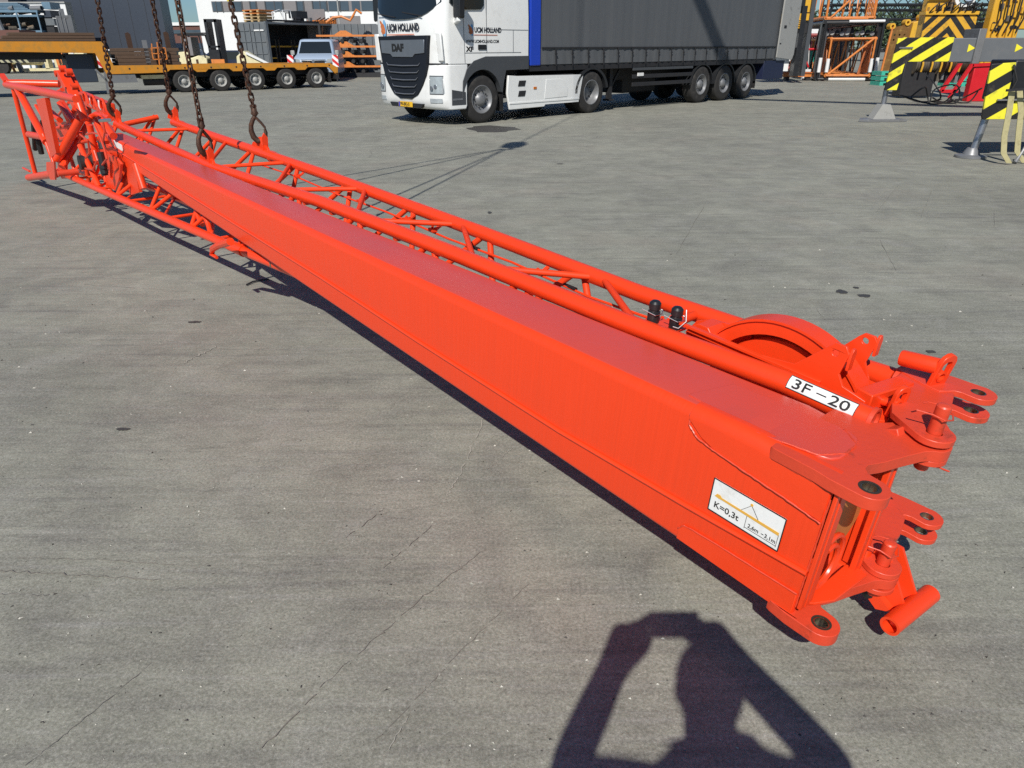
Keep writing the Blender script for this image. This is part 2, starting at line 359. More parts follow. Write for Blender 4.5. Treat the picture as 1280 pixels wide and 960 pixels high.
# dark capped sockets at the near ends
for p, r_ in ((TN[0], .0385), (TF[0], .0385)):
    t = MB(); d = V((-1, .06, 0)).normalized(); t.ring(p, p + d*.012, r_, .030, 24); t.cyl(p, p+d*.004, .033, 20); part(t, 'chord_collar', 'redworn')
far_nodes = [J(x, y, 'b', .646) for x, y in ((285, 176), (365, 208), (457, 240), (578, 287), (753, 352), (873, 393))]
near_nodes = [J(x, y, 'b', .315) for x, y in ((262, 208), (345, 226), (446, 264), (592, 320), (797, 392), (838, 405))]
for i in range(5):
    f_, n_ = on(TF, far_nodes[i].x), on(TN, near_nodes[i].x); brace(f_ + V((0, 0, .004)), n_, .0135)          # short cross tube
    if i < 4:
        a = on(TN, near_nodes[i].x - (.12 if i < 3 else .1)); b_ = on(TF, far_nodes[i+1].x + .03); brace(a, b_, .0135)
brace(on(TF, far_nodes[5].x + .0), on(TN, .67), .0165)
SE = TN[-1].x; brace(on(TN, SE-.5), on(TF, SE-1.1), .014); brace(on(TF, SE-.1), on(TN, SE-.1), .024)
# side panels: V bracing between top and bottom chords
for top, bot, off in ((TN, BN, 0.), (TF, BF, .0)):
    s_ = .45
    k = 0
    while s_ < 8.1:
        stp = .60 + .03*k
        a = on(bot, s_); b_ = on(top, min(s_ + stp*.40, SE)); c_ = on(bot, min(s_ + stp, 8.2))
        if s_ + stp*.4 > SE: break
        brace(a, b_, .015); brace(b_ + V((.03, 0, 0)), c_, .015); s_ += stp; k += 1
for s_ in (.7, 1.55, 2.4, 3.25, 4.1, 4.95, 5.8, 6.7, 7.6):
    brace(on(BN, s_), on(BF, s_ + .02), .012)
    if s_ < 7: brace(on(BN, s_ + .05), on(BF, s_ + .8), .011)
# thin conduit along the inner side of the far chord, with clips
ct = MB(); cpts = [V((s_, on(TF, s_).y - .062, on(TF, s_).z - .055 - .012*(k % 2))) for k, s_ in enumerate([.75, 1.2, 1.7, 2.2, 2.8, 3.4, 4.0, 4.6])]
ct.pipe(cpts, .0058, 8); part(ct, 'conduit', 'red')
for s_ in (.78, 1.48, 2.30, 2.55, 3.05, 3.9):
    y = on(TF, s_).y; zz = on(TF, s_).z-.05; c_ = MB(); c_.bar((s_, y-.075, zz+.002), (s_+.05, y-.070, zz+.002), .028, .012); c_.bar((s_+.01, y-.068, zz+.004), (s_+.01, y-.03, zz+.025), .02, .008)
    for q in (0, .028): c_.cyl((s_+.008+q, y-.066, zz+.006), (s_+.008+q, y-.066, zz+.018), .007, 8)
    part(c_, 'conduit_clip', 'red')
for s_ in (1.28, 1.95, 2.5):
    y = on(TF, s_).y; c_ = MB(); zz = on(TF, s_).z-.06; c_.cyl((s_, y-.060, zz), (s_+.075, y-.056, zz-.004), .0095, 10); part(c_, 'cable_sleeve', 'black')
# dark clips under the near chord
for k in range(9):
    s_ = 1.9 + .33*k; c_ = MB(); c_.box(s_, s_+.03, on(TN, s_).y-.018, on(TN, s_).y+.02, on(TN, s_).z-.044, on(TN, s_).z-.026); part(c_, 'pipe_clip', 'redworn')

# end forks of the lattice section
OFF = V((.008, .032, -.022))
def forkplate(h0, h1, s_in=.02, both=True):
    e2 = [(-.218 + .047*math.cos(R(a)), .648 + .047*math.sin(R(a))) for a in range(255, 74, -15)]
    e1 = [(-.232 + .052*math.cos(R(a)), .325 + .052*math.sin(R(a))) for a in range(270, 100, -15)]
    outer = [(-.15, .62), (-.165, .605)] + e2 + [(-.14, .678), (s_in-.02, .672), (s_in, .60), (-.10, .585)]
    mb = MB(); mb.prism([[(-.10, .565), (-.150, .56), (-.175, .60), (-.19, .605)] + e2 + [(-.14, .690), (s_in-.03, .672), (s_in-.03, .60)], circ(-.218, .648, .0195, 24)], (0, 0, 0), X, Y_, Z_, h0, h1)
    return mb
def neckplate(h0, h1):
    mb = MB(); mb.prism([[(-.205, .50), (-.215, .42)] + [(-.232 + .050*math.cos(R(a)), .325 + .050*math.sin(R(a))) for a in range(115, 309, 15)] + [(-.12, .335), (-.09, .40), (-.085, .50), (-.03, .56), (-.03, .60), (-.145, .612), (-.18, .585)], circ(-.232, .325, .019, 20)], (0, 0, 0), X, Y_, Z_, h0, h1); return mb
for base in (.0, .440):
    part(forkplate(base+.040, base+.058), 'fork_plate', 'redworn', bevel=.002)
    part(forkplate(base-.018, base-.000), 'fork_plate', 'redworn', bevel=.002)
    part(neckplate(base+.0365, base+.0545) if base else neckplate(base+.0405, base+.0585), 'hinge_plate', 'redworn', bevel=.002)
    part(neckplate(base-.020, base-.004), 'hinge_plate', 'redworn', bevel=.002)
    for h0 in (base+.0405, base-.0175):
        b = MB(); b.ring((-.218, .648, h0), (-.218, .648, h0+.017), .0195, .0165, 20); part(b, 'bore_bush', 'steel')
    w_ = MB(); w_.prism([(-.02, -.002), (-.12, -.002), (-.13, .042), (-.02, .042)], (0, .60, base), X, Z_, Y_, -.006, .006); part(w_, 'gusset_plate', 'red')
# hinge pins with wire safety clips
def wire(pts, name='safety_clip', parent=None, m='redworn', r=.0022):
    t = MB(); t.pipe(pts, r, 6); return part(t, name, m, parent=parent)
def hingepin(h0, h1, r=.0175):
    t = MB(); t.lathe((-.232, .325, h0), Z_, [(0, r-.002), (.003, r), (h1-h0-.006, r), (h1-h0-.002, r-.003), (h1-h0, .006)], 24)
    t.cyl((-.232-.03, .325, h0+.088), (-.232+.03, .325, h0+.088), .003, 8)
    p = part(t, 'hinge_pin', 'redworn')
    z = h1 - .028
    wire([(-.232+.045, .285, z+.004), (-.232+.01, .300, z+.002), (-.232-.02, .298, z), (-.232-.028, .33, z-.006), (-.232-.015, .36, z-.004), (-.232+.02, .372, z), (-.232+.045, .352, z+.004), (-.232+.05, .33, z+.006)], parent=p)
    return p
hingepin(.385, .575); hingepin(-.055, .135)
wire([(-.245, .33, .40), (-.27, .35, .395), (-.285, .37, .385), (-.27, .385, .375), (-.245, .37, .385), (-.232, .34, .40)])
wire([(-.25, .33, -.03), (-.27, .36, -.04), (-.275, .38, -.075), (-.262, .375, -.09), (-.25, .35, -.07), (-.24, .33, -.04)])
# slanted tubes joining upper and lower hinge plates
t = MB(); t.cyl((-.15, .385, .415), (-.17, .33, .07), .0155, 16); part(t, 'end_strut', 'red')
t = MB(); t.cyl((-.17, .33, .065), (-.175, .315, .035), .026, 16); part(t, 'strut_foot', 'red')
t = MB(); t.cyl((-.07, .60, .42), (-.09, .50, .06), .0155, 16); part(t, 'end_strut', 'red')
OFF = V((0, 0, 0))
# cross box between the chord ends
t = MB(); t.prism([(-.10, .40), (-.05, .37), (.05, .37), (.05, .60), (-.04, .60)], (0, 0, 0), X, Y_, Z_, .395, .425); part(t, 'cross_beam', 'red', bevel=.002)
t = MB(); t.bar((-.02, .40, .455), (-.055, .58, .455), .05, .05); part(t, 'cross_beam', 'red', bevel=.003)
t = MB(); t.bar((-.10, .345, .40), (-.17, .335, .44), .05, .05); part(t, 'end_bracket', 'redworn', bevel=.003)
t = MB(); t.bar((-.02, .64, .44), (-.10, .64, .45), .055, .05); part(t, 'end_bracket', 'redworn', bevel=.003)
OFF = V((.006, .02, -.014))
# stowed locking pins with their oval handle plates
def handle(c, tilt, sc=1.0, cyl=None):
    m_ = Matrix.Translation(V(c)) @ Matrix.Rotation(R(tilt[2]), 4, 'Z') @ Matrix.Rotation(R(tilt[1]), 4, 'Y') @ Matrix.Rotation(R(tilt[0]), 4, 'X')
    ax, ay, an = (m_.to_3x3() @ V(v) for v in ((0, 1, 0), (0, 0, 1), (1, 0, 0)))
    w, h = .027*sc, .058*sc
    o_ = [(-w, -h), (w*.8, -h)] + [(w, -h*.7)] + [(w, h*.35)] + [(w*.0 + w*math.cos(R(a)), h*.45 + w*1.0*math.sin(R(a))) for a in (15, 45, 75, 105, 135, 165)] + [(-w, h*.35)]
    hole = [(w*.55*math.cos(R(a)), h*.12 + (h*.22 if math.sin(R(a)) > 0 else -h*.22) + w*.5*math.sin(R(a))) for a in range(0, 360, 24)]
    mb = MB(); mb.prism([o_, hole], m_.translation, ax, ay, an, -.007, .007)
    p = part(mb, 'pin_handle', 'red', bevel=.002)
    rg = MB(); rg.ring(m_ @ V((-.010, -.004, -.012)), m_ @ V((.010, -.004, -.012)), .017, .011, 20); part(rg, 'handle_boss', 'red', parent=p)
    return p, m_
hp, hm = handle((-.125, .610, .53), (0, -8, 18), 1.12)
t = MB(); t.lathe((-.115, .60, .545), V((1, -.10, -.10)), [(0, .020), (.003, .0235), (.095, .0235), (.1, .021)], 24); t2 = part(t, 'locking_pin', 'red')
t = MB(); t.cyl((-.055, .580, .553), (-.055, .577, .546), .0035, 8); part(t, 'cross_hole', 'ink', parent=t2)
handle((-.103, .418, .492), (0, -6, 20), .86)
t = MB(); t.cyl((-.09, .43, .47), (-.03, .43, .46), .012, 14); part(t, 'locking_pin', 'red')
OFF = V((0, 0, 0))
# cable guard ring (curved plate wheel) above the lattice
gc = V((.262, .485, .245)); ro, ri = .315, .27
def arcplate(y0, y1, ro_, ri_, a0, a1, c=gc):
    n_ = 26; outer = [(c.x + ro_*math.cos(R(a0+(a1-a0)*k/n_)), c.z + ro_*math.sin(R(a0+(a1-a0)*k/n_))) for k in range(n_+1)]
    inn = [(c.x + ri_*math.cos(R(a1-(a1-a0)*k/n_)), c.z + ri_*math.sin(R(a1-(a1-a0)*k/n_))) for k in range(n_+1)]
    mb = MB(); mb.prism(outer + inn, (0, 0, 0), X, Z_, Y_, y0, y1); return mb
guard = part(arcplate(.455, .53, ro, ro-.008, 22, 158), 'sheave_guard', 'red', ang=30)
part(arcplate(.462, .468, ro-.009, ro-.05, 22, 158), 'guard_flange', 'red', parent=guard, ang=30)
part(arcplate(.524, .529, ro-.006, .18, 14, 166), 'guard_back', 'red', parent=guard, ang=30)
t = MB(); t.prism([(.66, .37), (.36, .37), (.42, .47), (.56, .455), (.62, .43)], (0, .512, 0), X, Z_, Y_, 0, .008); part(t, 'end_gusset', 'red', bevel=.001)
t = MB(); t.lathe((.262, .49, .245), Y_, [(0, .243), (.006, .247), (.012, .225), (.03, .225), (.036, .247), (.042, .243)], 56); part(t, 'sheave', 'red')
t = MB(); t.cyl((.265, .40, .33), (.265, .58, .33), .022, 18); part(t, 'sheave_axle', 'red')
# side cheeks and ears
t = MB(); t.prism([[(.58, .435), (.56, .46), (.30, .462), (.19, .478), (.105, .572), (.092, .585), (.060, .585), (.048, .565), (.060, .50), (.04, .47), (-.03, .455), (-.03, .43)], circ(.085, .557, .010, 16)], (0, .400, 0), X, Z_, Y_, -.004, .006); part(t, 'cheek_plate', 'red', bevel=.0015)
t = MB(); t.box(.10, .62, .385, .398, .452, .462); part(t, 'edge_strip', 'red', bevel=.001)
t = MB(); t.prism([[(.30, .43), (.17, .47), (.10, .56), (.085, .575), (.055, .575), (.045, .56), (.06, .49), (.03, .43)], circ(.078, .553, .010, 16)], (0, .56, 0), X, Z_, Y_, -.004, .006); part(t, 'cheek_plate', 'red', bevel=.0015)
for y in (.415, .572):
    t = MB(); t.prism([(-.012, -.03), (.012, -.03), (.014, .02), (.006, .034), (-.006, .034), (-.014, .02)], (.046, y, .545), Y_, Z_, X, -.004, .004); part(t, 'ear_flange', 'red', bevel=.001)
t = MB(); t.prism([(.60, .40), (.60, .43), (.56, .46), (.52, .46), (.48, .42)], (0, .43, 0), X, Z_, Y_, 0, .08); part(t, 'end_gusset', 'red', bevel=.002)
t = MB(); t.prism([(.06, .42), (.62, .42), (.62, .56), (.06, .60)], (0, 0, 0), X, Y_, Z_, .350, .358); part(t, 'floor_plate', 'red')
# two black stowage pins with bright wire clips
for s_, y in ((.70, .372), (.622, .392)):
    t = MB(); t.lathe((s_, y, .42), Z_, [(0, .021), (.050, .021), (.052, .017), (.058, .017), (.060, .020), (.080, .020), (.087, .014), (.089, .001)], 24); p = part(t, 'stowage_pin', 'blackp')
    wire([(s_+.03, y-.028, .474), (s_+.008, y-.024, .470), (s_-.022, y-.02, .466), (s_-.026, y+.010, .466), (s_-.012, y+.03, .470), (s_+.02, y+.022, .476)], parent=p, m='galv', r=.0018)
t = MB(); t.prism([(.60, .36), (.73, .34), (.73, .42), (.60, .44)], (0, 0, 0), X, Y_, Z_, .425, .431); part(t, 'pin_holder', 'red')
wire([(.60, .35, .455), (.585, .36, .452), (.58, .39, .47), (.60, .41, .50)], m='galv', name='wire_clip')
# lower cross tube on the end
t = MB(); c0, c1 = J(1112, 783, 'c', -.09), J(1163, 742, 'c', -.09); d_ = (c1-c0).normalized()
t.ring(c0, c1, .0275, .020, 28); t.cyl(c0 + d_*.03, c1-d_*.01, .0195, 16); lt = part(t, 'cross_tube', 'red')
for k in (.42, .72):
    q = c0.lerp(c1, k); t = MB(); t.prism([(-.01, -.02), (.03, -.02), (.145, .10), (.13, .14), (.09, .14)], q, X, Z_, Y_, -.005, .005); part(t, 'tube_bracket', 'red')
t = MB(); t.prism([(-.29, -.10), (-.20, -.04), (-.12, .0), (-.12, -.03), (-.25, -.12)], (0, c0.lerp(c1, .57).y, 0), X, Z_, Y_, -.06, .06); part(t, 'tube_bracket', 'red')
t = MB(); t.bar((-.20, .35, -.075), (-.23, .40, -.07), .05, .045); part(t, 'rubber_block', 'black', bevel=.006)

# ---------------- stickers
def sticker(corners, name, holder, thick=.0012):
    pass
# "3F-20" plate curved round the near chord
def chord_label():
    p0, p1 = on(TN, -.04).copy(), on(TN, .155).copy(); ax = (p0-p1).normalized(); r = CH + .0012
    side = V((-ax.y, ax.x, 0)).normalized()
    if side.y > 0: side = -side
    up = Z_
    def at(u, a, rr=r): return p1 + ax*u + side*(rr*math.cos(R(a))) + up*(rr*math.sin(R(a)))
    L_ = (p0-p1).length; mb = MB(); vs = []; a0, a1, n_ = 8, 74, 10
    for rr in (r, r-.002):
        for k in range(n_+1): vs += [at(0, a0+(a1-a0)*k/n_, rr), at(L_, a0+(a1-a0)*k/n_, rr)]
    fs = [];
    for k in range(n_): fs.append((2*k, 2*k+1, 2*k+3, 2*k+2)); fs.append((2*(n_+1)+2*k, 2*(n_+1)+2*k+2, 2*(n_+1)+2*k+3, 2*(n_+1)+2*k+1))
    mb.add(vs, fs); lab = part(mb, 'name_plate', 'label', label='white plate reading 3F-20')
    bd = MB(); e = .0005; cor = [at(0, a0+(a1-a0)*k/n_, r+e) for k in range(n_+1)] + [at(L_, a1-(a1-a0)*k/n_, r+e) for k in range(n_+1)]
    bd.pipe(cor, .0011, 5, closed=True); part(bd, 'plate_border', 'ink', parent=lab)
    cu = MB(); cu.text('3F', (0, 0, 0), X, Y_, .050, .0002, bold=.0004, squeeze=1.2); cu.text('20', (.112, 0, 0), X, Y_, .050, .0002, bold=.0004, squeeze=1.2); cu.box(.074, .104, .0155, .0190, -.0002, .0002)
    xs = [v.x for v in cu.v]; ys = [v.y for v in cu.v]; w_ = max(xs)-min(xs); h_ = max(ys)-min(ys); out = MB()
    for v in cu.v:
        u = L_*.08 + (v.x-min(xs))/w_*L_*.84; a = 18 + (v.y-min(ys))/h_*44; out.v.append(at(u, a, r+.0026+v.z))
    out.f = cu.f; out.mi = cu.mi; part(out, 'lettering', 'ink', parent=lab)
chord_label()
def face_label():
    a, b_, c_, d_ = (J(x, y, 'b', -.001) for x, y in ((894, 597), (984, 648), (973, 685), (886, 634)))
    o = a; ax = V((b_.x-a.x, 0, 0)); L_ = abs(ax.x); ax = V((-1, 0, -.02)).normalized(); ay = V((.02, 0, -1)).normalized()*-1
    w_, h_ = L_, .104; yy = -.0022
    o = V((a.x, yy, a.z - h_)); mb = MB(); mb.prism([(0, 0), (w_, 0), (w_, h_), (0, h_)], o, V((-1, 0, 0)), Z_, V((0, -1, 0)), -.0035, .0); lab = part(mb, 'load_plate', 'label', label='white load plate with a yellow jib drawing, K=0,3t')
    def P(u, v, d=.0006): return o + V((-u, -d, v))
    bd = MB()
    for q, r_ in (((0, 0), (w_, 0)), ((w_, 0), (w_, h_)), ((w_, h_), (0, h_)), ((0, h_), (0, 0))): bd.bar(P(*q), P(*r_), .0028, .0012, up=(0, 1, 0))
    part(bd, 'plate_border', 'ink', parent=lab)
    tx = MB(); tx.text('K=0,3t', P(.014, .017), V((-1, 0, 0)), Z_, .027, .0003, bold=.0003, squeeze=1.05); part(tx, 'lettering', 'ink', parent=lab)
    tx = MB(); tx.text('2,6m', P(.122, .017), V((-1, 0, 0)), Z_, .0175, .0003, bold=.0002, squeeze=.95); part(tx, 'lettering', 'ink', parent=lab)
    tx = MB(); tx.text('3,1m', P(.172, .017), V((-1, 0, 0)), Z_, .0175, .0003, bold=.0002, squeeze=.95); tx.bar(P(.163, .0225), P(.170, .0225), .0018, .0008, up=(0, 1, 0)); part(tx, 'lettering', 'ink', parent=lab)
    ln = MB()
    for q, r_ in (((.114, .012), (w_-.008, .012)), ((.114, .008), (.114, .048)), ((w_-.008, .008), (w_-.008, .048)), ((.094, .056), (.120, .086)), ((.120, .086), (.146, .056)), ((.090, .050), (.104, .050)), ((.138, .050), (.152, .050))): ln.bar(P(*q), P(*r_), .0009, .0009, up=(0, 1, 0))
    part(ln, 'drawing_line', 'ink', parent=lab)
    yj = MB(); yj.prism([(.012, .052), (.018, .062), (.028, .062), (.034, .057), (w_-.008, .055), (w_-.008, .046), (.034, .051), (.026, .050)], P(0, 0), V((-1, 0, 0)), Z_, V((0, -1, 0)), 0, .0008)
    yj.cyl(P(.120, .088, 0), P(.120, .088, .0012), .004, 12); part(yj, 'jib_drawing', 'yellowink', parent=lab)
face_label()
t = MB(); q = J(148, 182, 'b', 0); t.box(q.x-.12, q.x+.12, -.003, .001, q.z-.025, q.z+.025); part(t, 'small_sticker', 'label')

# ---------------- lifting lugs under the four hooks
HOOKS = [(146, 144, .29), (216, 143, .64), (257, 186, .30), (326, 182, .645)]
hookpts = []
for i, (x, y, w_) in enumerate(HOOKS):
    ch = TN if i in (0, 2) else TF; q = J(x, y, 'b', w_); b_ = on(ch, q.x)
    t = MB(); t.prism([[(-.16, .02), (-.13, .060), (-.05, .070), (-.030, .105), (-.01, .115), (.015, .105), (.035, .07), (.12, .06), (.16, .02)], circ(-.008, .088, .010, 12)], (b_.x, b_.y, b_.z), X, Z_, Y_, -.009, .009); part(t, 'lifting_lug', 'red', bevel=.001)
    t = MB(); t.prism([(-.02, .0), (.02, .0), (.026, .10), (.0, .135), (-.02, .10)], (b_.x-.085, b_.y, b_.z+.02), Y_, Z_, X, -.005, .005); part(t, 'lug_rib', 'red', bevel=.001)
    t = MB(); t.ring(V((b_.x-.20, b_.y+.01, b_.z)), V((b_.x-.16, b_.y+.01, b_.z)), .042, .03, 20); part(t, 'chord_sleeve', 'red')
    hookpts.append(JF.m @ V((b_.x-.008, b_.y, b_.z+.092)))

# ---------------- far end: folded head frame
w0 = -.20
def F_(x, y, w=w0): return J(x, y, 'b', w)
def ftube(pts, r, w=w0, name='frame_tube', m='red', seg=14):
    t = MB(); t.pipe([F_(*p, w) if len(p) == 2 else F_(*p) for p in pts], r, seg); return part(t, name, m)
ftube([(8, 106), (60, 116), (95, 124)], [.040, .038, .028])
ftube([(17, 112), (44, 216)], .026); ftube([(22, 111), (58, 178)], .038); ftube([(54, 168), (67, 203)], .020)
ftube([(36, 222), (70, 217)], .042); ftube([(37, 214), (29, 210)], .014, name='stub_pin')
t = MB(); a, b_, c_, d_ = (F_(*p) for p in ((48, 124), (59, 122), (73, 191), (66, 197))); n_ = len(t.v)
t.prism([(p.x, p.z) for p in (a, b_, c_, d_)], (0, w0, 0), X, Z_, Y_, -.02, .02); part(t, 'frame_plate', 'red')
ftube([(36, 168), (53, 171)], .035)
ftube([(45, 132), (62, 160)], .016)
ftube([(72, 199, -.2), (101, 148, .0)], .040, name='stay_cylinder', seg=20)
ftube([(78, 209, -.19), (97, 177, .03), (115, 146, .25), (121, 143, .28), (138, 148, .28)], .031)
t = MB(); t.prism([(p.x, p.z) for p in (F_(66, 202), F_(76, 201), F_(77, 224), F_(71, 224), F_(66, 212))], (0, w0, 0), X, Z_, Y_, -.06, -.045); t.prism([(p.x, p.z) for p in (F_(66, 202), F_(76, 201), F_(77, 224), F_(71, 224), F_(66, 212))], (0, w0, 0), X, Z_, Y_, .045, .06); part(t, 'pivot_plate', 'red')
t = MB(); t.cyl(F_(72, 217, w0-.08), F_(72, 217, w0-.08) + V((0, .18, 0)), .03, 14); part(t, 'pivot_pin', 'redworn')
pa, pb = J(8, 104, 'a', 9.6), J(74, 104, 'a', 9.6)
t = MB(); t.pipe([F_(8, 104), J(30, 104, 'a', F_(8, 104).x-.1), J(74, 105, 'a', F_(8, 104).x-.3)], .042, 14); part(t, 'frame_tube', 'red')
t = MB(); q = F_(8, 102); t.bar(q, q + V((.25, .0, .05)), .06, .03); part(t, 'tip_bracket', 'red')
# head beam rising behind
HB = .42
t = MB(); a, b_ = F_(78, 93, HB), F_(104, 143, HB); t.bar(a, b_, .12, .13); part(t, 'head_beam', 'red', bevel=.01)
t = MB(); a, b_ = F_(88, 92, HB+.1), F_(112, 140, HB+.1); t.bar(a, b_, .05, .12); part(t, 'head_beam', 'red', bevel=.01)
for (x, y) in ((74, 92), (80, 86), (88, 90), (95, 108)):
    t = MB(); c_ = F_(x, y, HB); t.ring(c_ - V((0, .05, 0)), c_ + V((0, .02, 0)), .040, .020, 14); part(t, 'head_eye', 'red')
t = MB(); a, b_ = F_(104, 122, HB-.05), F_(140, 138, HB-.05); t.bar(a, b_, .08, .13); part(t, 'head_beam', 'red', bevel=.01)
for x, y in ((108, 128), (118, 132), (130, 137)):
    c_ = F_(x, y, HB-.12); t = MB(); t.pipe([c_ + V((.10*math.cos(R(a)), 0, .10*math.sin(R(a)))) for a in range(0, 181, 20)], .013, 8); part(t, 'guard_hoop', 'red')
for x, y in ((114, 130), (126, 134)):
    c_ = F_(x, y, HB-.10); t = MB(); t.bar(c_, c_ + V((.07, 0, .03)), .01, .07); part(t, 'small_sticker', 'label')
rnd = random.Random(3)
for (p, q, w_, r_) in (((75, 130), (92, 152), .0, .028), ((92, 145), (76, 198), .1, .018), ((96, 120), (106, 150), .0, .04), ((70, 176), (100, 168), .0, .022), ((88, 150), (92, 186), .1, .03),
                        ((100, 165), (112, 232), .0, .022), ((100, 182), (124, 234), -.1, .024), ((118, 178), (138, 240), .1, .026), ((96, 215), (130, 222), .2, .03), ((108, 188), (136, 185), .1, .02), ((88, 196), (98, 226), .1, .022),
                        ((100, 178), (128, 172), .0, .018), ((64, 140), (75, 150), .0, .03), ((63, 120), (78, 112), .1, .02), ((112, 156), (122, 205), -.05, .028), ((120, 150), (134, 178), -.05, .02), ((126, 148), (142, 170), -.02, .03), ((72, 160), (92, 156), .0, .02), ((152, 190), (158, 230), .05, .03), ((140, 230), (170, 236), .1, .03), ((170, 205), (180, 236), .0, .03), ((86, 128), (70, 148), .15, .014), ((95, 135), (84, 160), .1, .03)):
    ftube([p, q], r_, w_, name='frame_tube' if r_ > .02 else 'thin_rod')
for px in (((72, 128), (78, 124), (94, 150), (88, 158)), ((104, 150), (106, 136), (93, 152)), ((126, 172), (135, 170), (150, 200), (148, 235), (138, 235), (128, 200)), ((62, 152), (86, 152), (88, 178), (74, 180), (70, 164)), ((100, 190), (118, 188), (118, 214), (100, 214)), ((158, 200), (168, 200), (176, 240), (164, 244))):
    t = MB(); w_ = rnd.uniform(.0, .15); t.prism([(p.x, p.z) for p in (F_(x, y, w_) for x, y in px)], (0, w_, 0), X, Z_, Y_, -.012, .012); part(t, 'web_plate', 'red')
# slotted hook plate hanging at the far end of the girder
t = MB(); w_ = -.03; P_ = lambda l: [(p.x, p.z) for p in (F_(x, y, w_) for x, y in l)]
t.prism([P_([(133, 190), (147, 196), (154, 205), (152, 222), (147, 238), (136, 232), (132, 210)]), P_([(141, 200), (145, 204), (146, 216), (144, 225), (141, 222), (140, 210)])], (0, w_, 0), X, Z_, Y_, -.02, .0); part(t, 'slotted_plate', 'red')
for (x, y, l) in ((125, 190, .22), (127, 200, .18), (128, 208, .12), (126, 176, .1)):
    t = MB(); c_ = F_(x, y, -.12); t.cyl(c_, c_ + V((-.02, .0, -l*.6)), .028, 10); part(t, 'hydraulic_valve', 'blackp')
t = MB(); c_ = F_(105, 203, -.12); t.cyl(c_ - V((0, .04, 0)), c_ + V((0, .06, 0)), .065, 20); part(t, 'rubber_roller', 'black')
t = MB(); c_ = F_(147, 191, .0); t.cyl(c_ - V((0, .002, 0)), c_ + V((0, .004, 0)), .014, 16); part(t, 'access_hole', 'black')
t = MB(); a, b_ = F_(125, 151, -.22), F_(137, 150, -.22); t.cyl(a, b_, .012, 12); part(t, 'clamp_rod', 'galv')
for pts in (((118, 155), (125, 170), (132, 190), (134, 198), (128, 206)), ((108, 168), (116, 166), (124, 168), (126, 182)), ((100, 168), (110, 176), (112, 190), (107, 198)), ((104, 210), (116, 212), (122, 200), (118, 188)), ((128, 150), (131, 165), (129, 176))):
    ftube(list(pts), .009, -.13, name='hydraulic_hose', m='redworn', seg=6)
for p, q in (((42, 152), (44, 186)), ((48, 175), (52, 192)), ((54, 152), (56, 168))):
    ftube([p, q], .03, -.12, name='black_strut', m='black', seg=8)
for (a_, b_2) in (((118, 152), (133, 168)), ((122, 152), (138, 170)), ((128, 151), (145, 172))):
    ftube([a_, ((a_[0]+b_2[0])/2+2, (a_[1]+b_2[1])/2-3), b_2], .014, .1, name='curved_guard')
# hook bracket and end sleeve half way along the lower chord
hc = F_(281, 304, -.04)
t = MB(); pl = [F_(x, y, -.06) for x, y in ((288, 302), (275, 306), (266, 311), (265, 318), (271, 322))]; t.pipe(pl, [.024, .022, .02, .017, .010], 10); part(t, 'rope_hook', 'red')
t = MB(); a = on(BN, F_(287, 303, .04).x); b_ = on(BN, a.x-.16); t.ring(a + V((.03, 0, 0)), b_, .037, .029, 20); part(t, 'chord_sleeve', 'red')
for (x, y) in ((248, 268), (262, 284)):
    t = MB(); c_ = F_(x, y, .08); t.pipe([c_ + V((.06, 0, .06)), c_ + V((.02, 0, .02)), c_ + V((.0, 0, -.03)), c_ + V((-.06, 0, -.06))], .018, 10); part(t, 'curved_bracket', 'red')
t = MB(); t.cyl(on(BN, 3.3)+V((0, -.03, .0)), on(BN, 3.3)+V((0, .06, 0)), .015, 10); part(t, 'bolt', 'steel')

